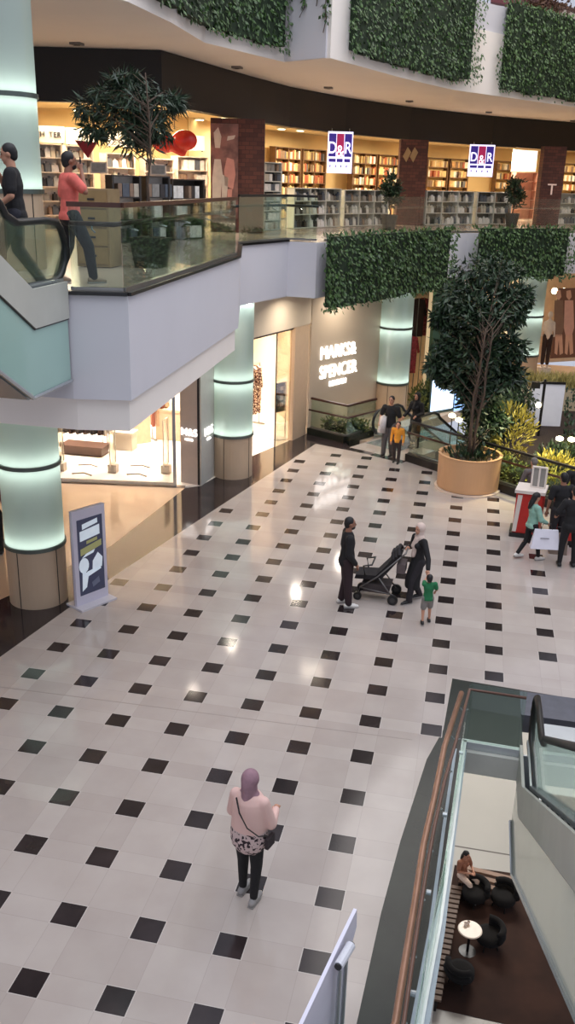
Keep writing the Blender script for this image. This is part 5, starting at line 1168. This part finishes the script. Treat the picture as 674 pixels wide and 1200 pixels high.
# bookcases and display shelves
BK=[]; 
def bookproto():
    out=[]
    for i,(w,h,dp) in enumerate(((.09,.26,.2),(.13,.28,.2),(.07,.23,.18),(.16,.24,.05),(.11,.30,.2))):
        m=MB(); m.box(-w/2,w/2,0,dp,0,h); m.box(-w/2+.01,w/2-.01,.004,dp-.004,h,h+.004); out.append((w,m.mesh('book',M_book[i]),m))
    return out
protos=[]
for i in range(8):
    w,h,dp=((.09,.26,.2),(.13,.28,.2),(.07,.23,.18),(.17,.25,.06),(.11,.30,.2),(.08,.24,.2),(.15,.27,.05),(.1,.22,.2))[i]
    m=MB(); m.box(-w/2,w/2,0,dp,0,h*.98); m.box(-w/2+.008,w/2-.008,.008,dp-.008,h*.98,h); protos.append((w,m.mesh('book',M_book[i])))
pprot=[]
for i in range(7):
    w,h=((.16,.24),(.12,.20),(.2,.18),(.13,.28),(.1,.22),(.18,.24),(.22,.2))[i]
    m=MB(); m.prism([(-w/2,0),(w/2,0),(w/2,.14),(-w/2,.14)],0,h*.8,top=[(-w*.45,.02),(w*.45,.02),(w*.45,.12),(-w*.45,.12)]); m.lathe((0,.07,h*.8),[(w*.25,0),(w*.2,h*.2)],8); pprot.append((w,m.mesh('package',M_prod[i])))
count={'book':0,'package':0}; rest=MB(); restp=MB()
def shelfunit(x0,x1,d0,d1,z0,z1,n,label,kind='book',m_=None,back=None,dep=.3,fill=.9,skip=()):
    a=D(x0,230,d0);b=D(x1,230,d1);w=b-a;w.z=0;W=w.length; u=w.normalized(); rz=math.atan2(u.y,u.x)
    t=thing('bookcase' if kind=='book' else 'display_shelf',label,'bookcase' if kind=='book' else 'shelf',(a.x+w.x/2,a.y+w.y/2,z0),rz); m_=m_ or M_shelfwood; H=z1-z0
    m=MB(); m.box(-W/2,W/2,dep-.02,dep,0,H); part('back_panel',m,back or m_,t,local=True)
    nd=max(1,round(W/1.1))
    for k in range(nd+1):
        m=MB(); x=-W/2+W*k/nd; x=min(max(x,-W/2+.025),W/2-.025); m.box(x-.025,x+.025,0,dep,0,H); part('upright',m,m_,t,local=True)
    step=H/n
    for k in range(n+1):
        m=MB(); zz=min(k*step,H-.03); m.box(-W/2,W/2,-.01,dep,zz,zz+.03); part('shelf_board',m,m_,t,local=True)
    pr=protos if kind=='book' else pprot; nm='book' if kind=='book' else 'package'
    lab='one of the %s on the %s'%('books' if kind=='book' else 'small goods',label); lab=' '.join(lab.split()[:16])
    base=Vector(t.location); nrm=Vector((-u.y,u.x,0))
    for k in range(n):
        x=-W/2+.06
        while x<W/2-.12:
            i=random.randrange(len(pr)); ww=pr[i][0]
            if random.random()<fill:
                p=base+u.to_3d()*(x+ww/2)+nrm*.03+V((0,0,k*step+.031)) if False else base+Vector((u.x,u.y,0))*(x+ww/2)+nrm*.03+V((0,0,k*step+.031))
                sc=min(1.15,(step-.06)/.28)
                if count[nm]<295:
                    o=bpy.data.objects.new(nm,pr[i][1]); COL.objects.link(o); o.location=p; o.rotation_euler=(0,0,rz); o.scale=(1,1,sc)
                    tag(o,lab,nm if nm=='book' else 'package','%s on the %s'%('books' if kind=='book' else 'goods',label)); count[nm]+=1
                else:
                    tgt=rest if kind=='book' else restp
                    tgt.obox(p+nrm*.08,u,ww/2,.08,p.z,p.z+.25*sc,i)
            x+=ww+random.uniform(.005,.03)
    return t
Z1=6.02
# low white display shelves close to the walkway
shelfunit(500,556,34.6,36.2,Z1,7.28,3,'low white shelf right of the middle brick pillar','package',m_=M_shelfwhite,back=mat('shelf_back_grey',(120,118,108),.6))
shelfunit(560,601,36.4,37.4,Z1,7.28,3,'low white shelf below the right lit shop sign','package',m_=M_shelfwhite,back=mat('shelf_back_grey',(120,118,108),.6))
shelfunit(345,400,29.0,31.2,Z1,7.28,3,'low grey shelf below the left lit shop sign','package',m_=M_shelfwhite,back=mat('shelf_back_grey',(120,118,108),.6))
shelfunit(404,456,31.4,33.4,Z1,7.25,3,'low grey shelf left of the middle brick pillar','package',m_=M_shelfwhite,back=mat('shelf_back_grey',(120,118,108),.6))
shelfunit(656,700,38.8,40.0,Z1,7.3,3,'low white shelf at the right picture edge','package',m_=M_shelfwhite)
lit=mat('lit_back',(255,210,130),.6,emit=(255,190,100),es=.25)
lit=mat('warm_back',(236,196,120),.6)
shelfunit(322,352,36.0,37.6,Z1,8.75,6,'tall bookcase right of the wide brick pillar',m_=M_shelfwood,back=lit)
shelfunit(354,381,37.7,39.0,Z1,8.75,6,'tall bookcase just left of the left lit shop sign',m_=M_shelfwood,back=lit)
shelfunit(412,440,40.5,42.0,Z1,8.75,6,'tall bookcase right of the left lit shop sign',m_=M_shelfwood,back=lit)
shelfunit(442,466,42.2,43.3,Z1,8.75,6,'tall bookcase left of the middle brick pillar',m_=M_shelfwood,back=lit)
shelfunit(499,523,44.5,45.4,Z1,8.75,6,'tall bookcase right of the middle brick pillar',m_=M_shelfwood,back=lit)
shelfunit(525,547,45.5,46.2,Z1,8.75,6,'tall bookcase left of the right lit shop sign',m_=M_shelfwood,back=lit)
shelfunit(579,600,47.0,47.6,Z1,8.75,6,'tall bookcase right of the right lit shop sign',m_=M_shelfwood,back=lit)
shelfunit(657,690,48,49,Z1,8.75,6,'tall bookcase at the right picture edge',m_=M_shelfwood,back=lit)
# pale goods area on the left
pw2=mat('shelf_pale',(222,206,190),.5)
lit2=mat('pale_back',(236,226,214),.6)
shelfunit(44,76,24.5,25.0,Z1,8.25,6,'tall pale shelf beside the left glass column','package',pw2,lit2)
shelfunit(80,112,25.2,25.8,Z1,8.25,6,'tall pale shelf behind the man in the salmon polo','package',pw2,lit2)
shelfunit(126,160,26.0,26.8,Z1,8.1,5,'tall pale shelf behind the bamboo tree trunk','package',pw2,lit2)
shelfunit(170,205,26.6,27.2,Z1,8.0,5,'tall pale shelf right of the bamboo tree trunk','package',pw2,lit2)
shelfunit(208,244,27.4,28.2,Z1,8.1,5,'tall pale shelf left of the wide brick pillar','package',pw2,lit2)
dkf=mat('rack_dark',(58,52,48),.5)
shelfunit(132,166,20.4,20.9,Z1,7.5,3,'dark framed stand of small goods left of the bamboo trunk','package',dkf,lit2)
shelfunit(172,200,21.2,21.6,Z1,7.5,3,'dark framed stand of pale goods right of the bamboo trunk','package',dkf,lit2)
shelfunit(202,240,22.0,23.0,Z1,7.45,3,'dark framed stand beside the wide brick pillar','package',dkf,dkf)
shelfunit(309,330,27.4,28.2,Z1,8.0,7,'narrow white magazine stand right of the wide brick pillar','package',M_shelfwhite,dkf)
if rest.v:
    o=link('book',rest.mesh('book',M_book)); tag(o,'the remaining small books on the farther bookcases of the bookshop','books',None,'stuff')
if restp.v:
    o=link('package',restp.mesh('package',M_prod)); tag(o,'the remaining small goods on the shelves of the bookshop','packages',None,'stuff')
# shop name boards above the left shelves
for k,(x0,x1,d,lab) in enumerate(((42,76,24.2,'white name board with black letters beside the left glass column'),(78,112,24.9,'white name board above the head of the man in the salmon polo'),(126,160,25.8,'white name board behind the bamboo tree'),(208,240,27.2,'white name board left of the wide brick pillar'))):
    a=D(x0,160,d);b=D(x1,160,d+.4);w=b-a;w.z=0; c=(a+b)/2
    t=thing('name_board',lab,'sign',(c.x,c.y,8.28),math.atan2(w.y,w.x)); m=MB(); m.box(-w.length/2,w.length/2,0,.05,0,.42); part('board',m,mat('board_cream',(232,224,210),.5),t,local=True)
    if k==0:
        o=text_mesh('letters','H  TER',.2,.006,M_trim,t,V((0,0,0)),(1,0,0),(0,0,1))
        for v in o.data.vertices: v.co=V((v.co.x+c.x,v.co.y+c.y-.012,v.co.z+8.28+.2))
    for q in (-1,1): 
        m=MB(); m.box(q*w.length*.42-.02,q*w.length*.42+.02,.02,.06,-.03,0.0); part('foot',m,M_trim,t,local=True)
# counters along the walkway, tan drawers
t=thing('drawer_unit','tan wooden drawer unit behind the man in the salmon polo','cabinet',D(110,300,14.6)); q=D(110,300,15.2); t.location=(q.x,q.y,6.02); 
m=MB(); m.box(-.3,.3,0,.5,0,1.25); part('body',m,mat('tan_board',(150,126,92),.5),t,local=True)
for k in range(4):
    m=MB(); m.box(-.27,.27,-.02,0,.05+k*.3,.32+k*.3); dr=part('drawer',m,mat('tan_board2',(146,120,80),.5),t,local=True); m=MB(); m.box(-.06,.06,-.035,-.02,.17+k*.3,.2+k*.3); part('handle',m,M_trim,dr,local=True)
# red heart shaped decoration hanging
q=D(205,168,24.5); t=thing('red_balloon_decoration','large glossy red puffy bow decoration hanging in the bookshop','decoration',q); b=MB(); b.ell(q+V((-.3,0,.0)),(.36,.22,.26)); b.ell(q+V((.28,0,.08)),(.36,.22,.27)); b.cap(q+V((-.1,0,0)),.2,q+V((.2,0,-.22)),.12)
b2=remesh(b,.03,'heart',mat('heart_red',(214,52,40),.25)); b2.transform(Matrix.Translation(-q)); link('heart',b2,t)
m=MB(); m.tube([q+V((0,0,.35)),V((q.x,q.y,9.34))],.008,6); part('string',m,M_trim,t)
q=D(100,172,22); t=thing('red_pennant','small dark red triangular decoration above the man in the salmon polo','decoration',q); m=MB(); m.slabpoly([q+V((-.28,0,.15)),q+V((.3,0,.1)),q+V((.05,0,-.25))],(0,1,0),.05); part('cloth',m,mat('pennant_red',(150,40,50),.6),t); m=MB(); m.tube([q+V((0,0,.1)),V((q.x,q.y,9.34))],.008,6); part('string',m,M_trim,t)
# framed tablets and boxes on counters
for k,(x,d,lab) in enumerate(((115,20.4,'left one above the drawers'),(185,21.4,'right one near the bamboo trunk'))):
    q=D(x,186,d); q.z=7.52; t=thing('price_display','small white framed display standing on a goods stand, '+lab,'display',q,0,'white framed displays'); m=MB(); m.box(-.2,.2,-.01,.03,0,.03); m.box(-.2,.2,0,.03,.22,.25); m.box(-.2,-.17,0,.03,0,.25); m.box(.17,.2,0,.03,0,.25); part('frame',m,pw2,t,local=True); m=MB(); m.box(-.17,.17,.005,.02,.03,.22); part('card',m,M_prod[2],t,local=True)
shelfunit(602,628,44.0,44.8,Z1,8.2,5,'rosy shelf of goods beside the right brick pillar','package',mat('shelf_rose',(200,150,132),.5),mat('rose_back',(226,180,160),.6))
t=thing('glowing_wall_panel','blank bright white lit panel above the rosy shelf left of the right brick pillar','panel',D(614,178,44)); a=D(601,186,43.6);b=D(629,186,44.4); m=MB(); m.wall(xy(a),xy(b),.06,8.25,9.2); part('panel_face',m,mat('panel_lit',(255,240,220),emit=(255,236,214),es=1.2),t); m=MB(); m.wall(xy(a),xy(b),.1,8.21,8.25); part('frame',m,M_shelfwhite,t)
for k,(x0,x1,y0,y1,lab) in enumerate(((566,578,345,372,'small bright warm lit shop panel seen through the crown of the big tree'),(583,600,352,378,'bright cream lit shop panel right of the crown of the big tree'),(574,600,388,440,'large bright orange cream lit shop window right of the trunk of the big tree'))):
    a=D(x0,y1,38.6);b=D(x1,y1,38.8); zt_=OP(x0,y0,a,b).z; t=thing('lit_shop_panel',lab,'shop window',a); m=MB(); m.wall(xy(a),xy(b),.06,a.z,zt_); part('panel_face',m,mat('panel_warm',(255,226,184),emit=(255,222,176),es=.9,col2=(220,160,110),scale=2),t); m=MB(); m.wall(xy(a),xy(b),.1,a.z-.06,a.z); m.wall(xy(a),xy(b),.1,zt_,zt_+.06); m.wall(xy(a),xy(a.lerp(b,.04)),.1,a.z-.06,zt_+.06); m.wall(xy(a.lerp(b,.96)),xy(b),.1,a.z-.06,zt_+.06); part('frame',m,M_shelfwhite,t)
# ceiling lamps in the shop
for k,(x,y) in enumerate(((92,128),(234,139),(262,137),(330,150),(352,152))):
    q=Z(x,y,9.34); t=thing('downlight','round recessed warm ceiling lamp of the bookshop, %s from the left'%['first','second','third','fourth','fifth'][k],'ceiling lamp',q,0,'bookshop ceiling lamps'); m=MB(); m.lathe((q.x,q.y,9.30),[(.17,0),(.2,.04)],20); part('rim',m,M_shelfwhite,t); m=MB(); m.lathe((q.x,q.y,9.285),[(.13,0),(.13,.014)],20); part('lens',m,mat('bulb_warm',(255,240,200)),t)
# exit grille on soffit
q=Z(90,50,10.35)
# ================================================================== LIGHT AND CAMERA
def area(name,loc,sx,sy,power,col=(1,1,1),rot=(0,0,0)):
    l=bpy.data.lights.new(name,'AREA'); l.shape='RECTANGLE'; l.size=sx; l.size_y=sy; l.energy=power; l.color=col
    if name in ('shop_downlight','far_shop_downlight','garden_light'): l.spread=math.radians(118)
    if name in ('soffit_fill','walkway_downlight'): l.spread=math.radians(150)
    o=bpy.data.objects.new(name,l); COL.objects.link(o); o.location=loc; o.rotation_euler=rot; return o
w=bpy.data.worlds.new('World'); scn.world=w; w.use_nodes=True
bgn=w.node_tree.nodes['Background']; bgn.inputs[0].default_value=(.80,.84,1.0,1); bgn.inputs[1].default_value=.62
area('atrium_skylight',(4,4,22),20,24,3300,(.90,.93,1.0))
area('atrium_skylight_far',(6,26,20),14,16,1500,(1,.93,.85))
# warm shop light on the ground floor
for x in (-12.5,-10,-7.8,-5.6):
    for y in (17.2,20,23.5):
        area('shop_downlight',(x,y,3.95),.5,.5,105,(1,.91,.80))
area('shop_downlight',(-4.0,21.6,3.95),.75,.75,120,(1,.91,.80))
# bookshop
for p,pw in (((-9,18.8,9.2),300),((-6.6,21.0,9.2),330),((-5.4,26.5,9.2),240),((-3.6,31.5,9.2),260),((-.6,37,9.2),300),((3.6,41.5,9.2),330),((9,45.5,9.2),280)):
    area('bookshop_downlight',p,1.2,1.2,pw*1.0,(1,.84,.60))
for p,pw in (((-6.5,19,9.9),40),((-2.2,24,10.2),50)):
    area('walkway_downlight',p,.8,.8,pw*.5,(1,.85,.70))
for p,pw in (((1.4,28.8,4.3),160),((8.5,38.5,4.3),300),((4.4,35.5,4.3),160),((-1.0,25.5,4.3),60)):
    area('far_shop_downlight',p,.6,.6,pw,(1,.84,.64))
for p,pw in (((4.7,17.6,3.2),110),((6.4,19.5,3.6),90),((3.8,22,4.2),70)):
    area('garden_light',p,.3,.3,pw,(1,.86,.5))
for p,pw in (((4,22,-1.2),1500),((0,24,-1.5),200)):  # added unseen fill, keeps the lower floor from going dark
    area('lower_level_fill',p,5,5,pw*.9,(1,.97,.92))
for x,y,pw in ((-1.95,18.9,36),(-1.0,21.6,40),(-3.0,15.2,14),(-3.3,12.6,10)):  # fill lights added under the slab to brighten header, sign wall and pillars
    area('soffit_fill',(x,y,4.55),.2,.2,pw,(1,.88,.74))
area('cafe_light',(5,13,-7.6),1,1,16,(1,.75,.5))
cam=bpy.data.cameras.new('camera'); co=bpy.data.objects.new('camera',cam); COL.objects.link(co); scn.camera=co
cam.sensor_fit='VERTICAL'; cam.sensor_height=36; cam.lens=F*36/1200; cam.clip_start=.05; cam.clip_end=300
rx,ry,rz=Vector(R[0]),-Vector(R[1]),-Vector(R[2])
mm=Matrix(((rx.x,ry.x,rz.x),(rx.y,ry.y,rz.y),(rx.z,ry.z,rz.z))); co.matrix_world=Matrix.Translation(CAM)@mm.to_4x4()
vs=scn.view_settings; vs.view_transform='Standard'; vs.look='None'; vs.exposure=0.12; vs.gamma=1; vs.use_curve_mapping=False
scn.display_settings.display_device='sRGB'
scn.cycles.max_bounces=6; scn.cycles.transparent_max_bounces=14; scn.cycles.caustics_reflective=False; scn.cycles.caustics_refractive=False
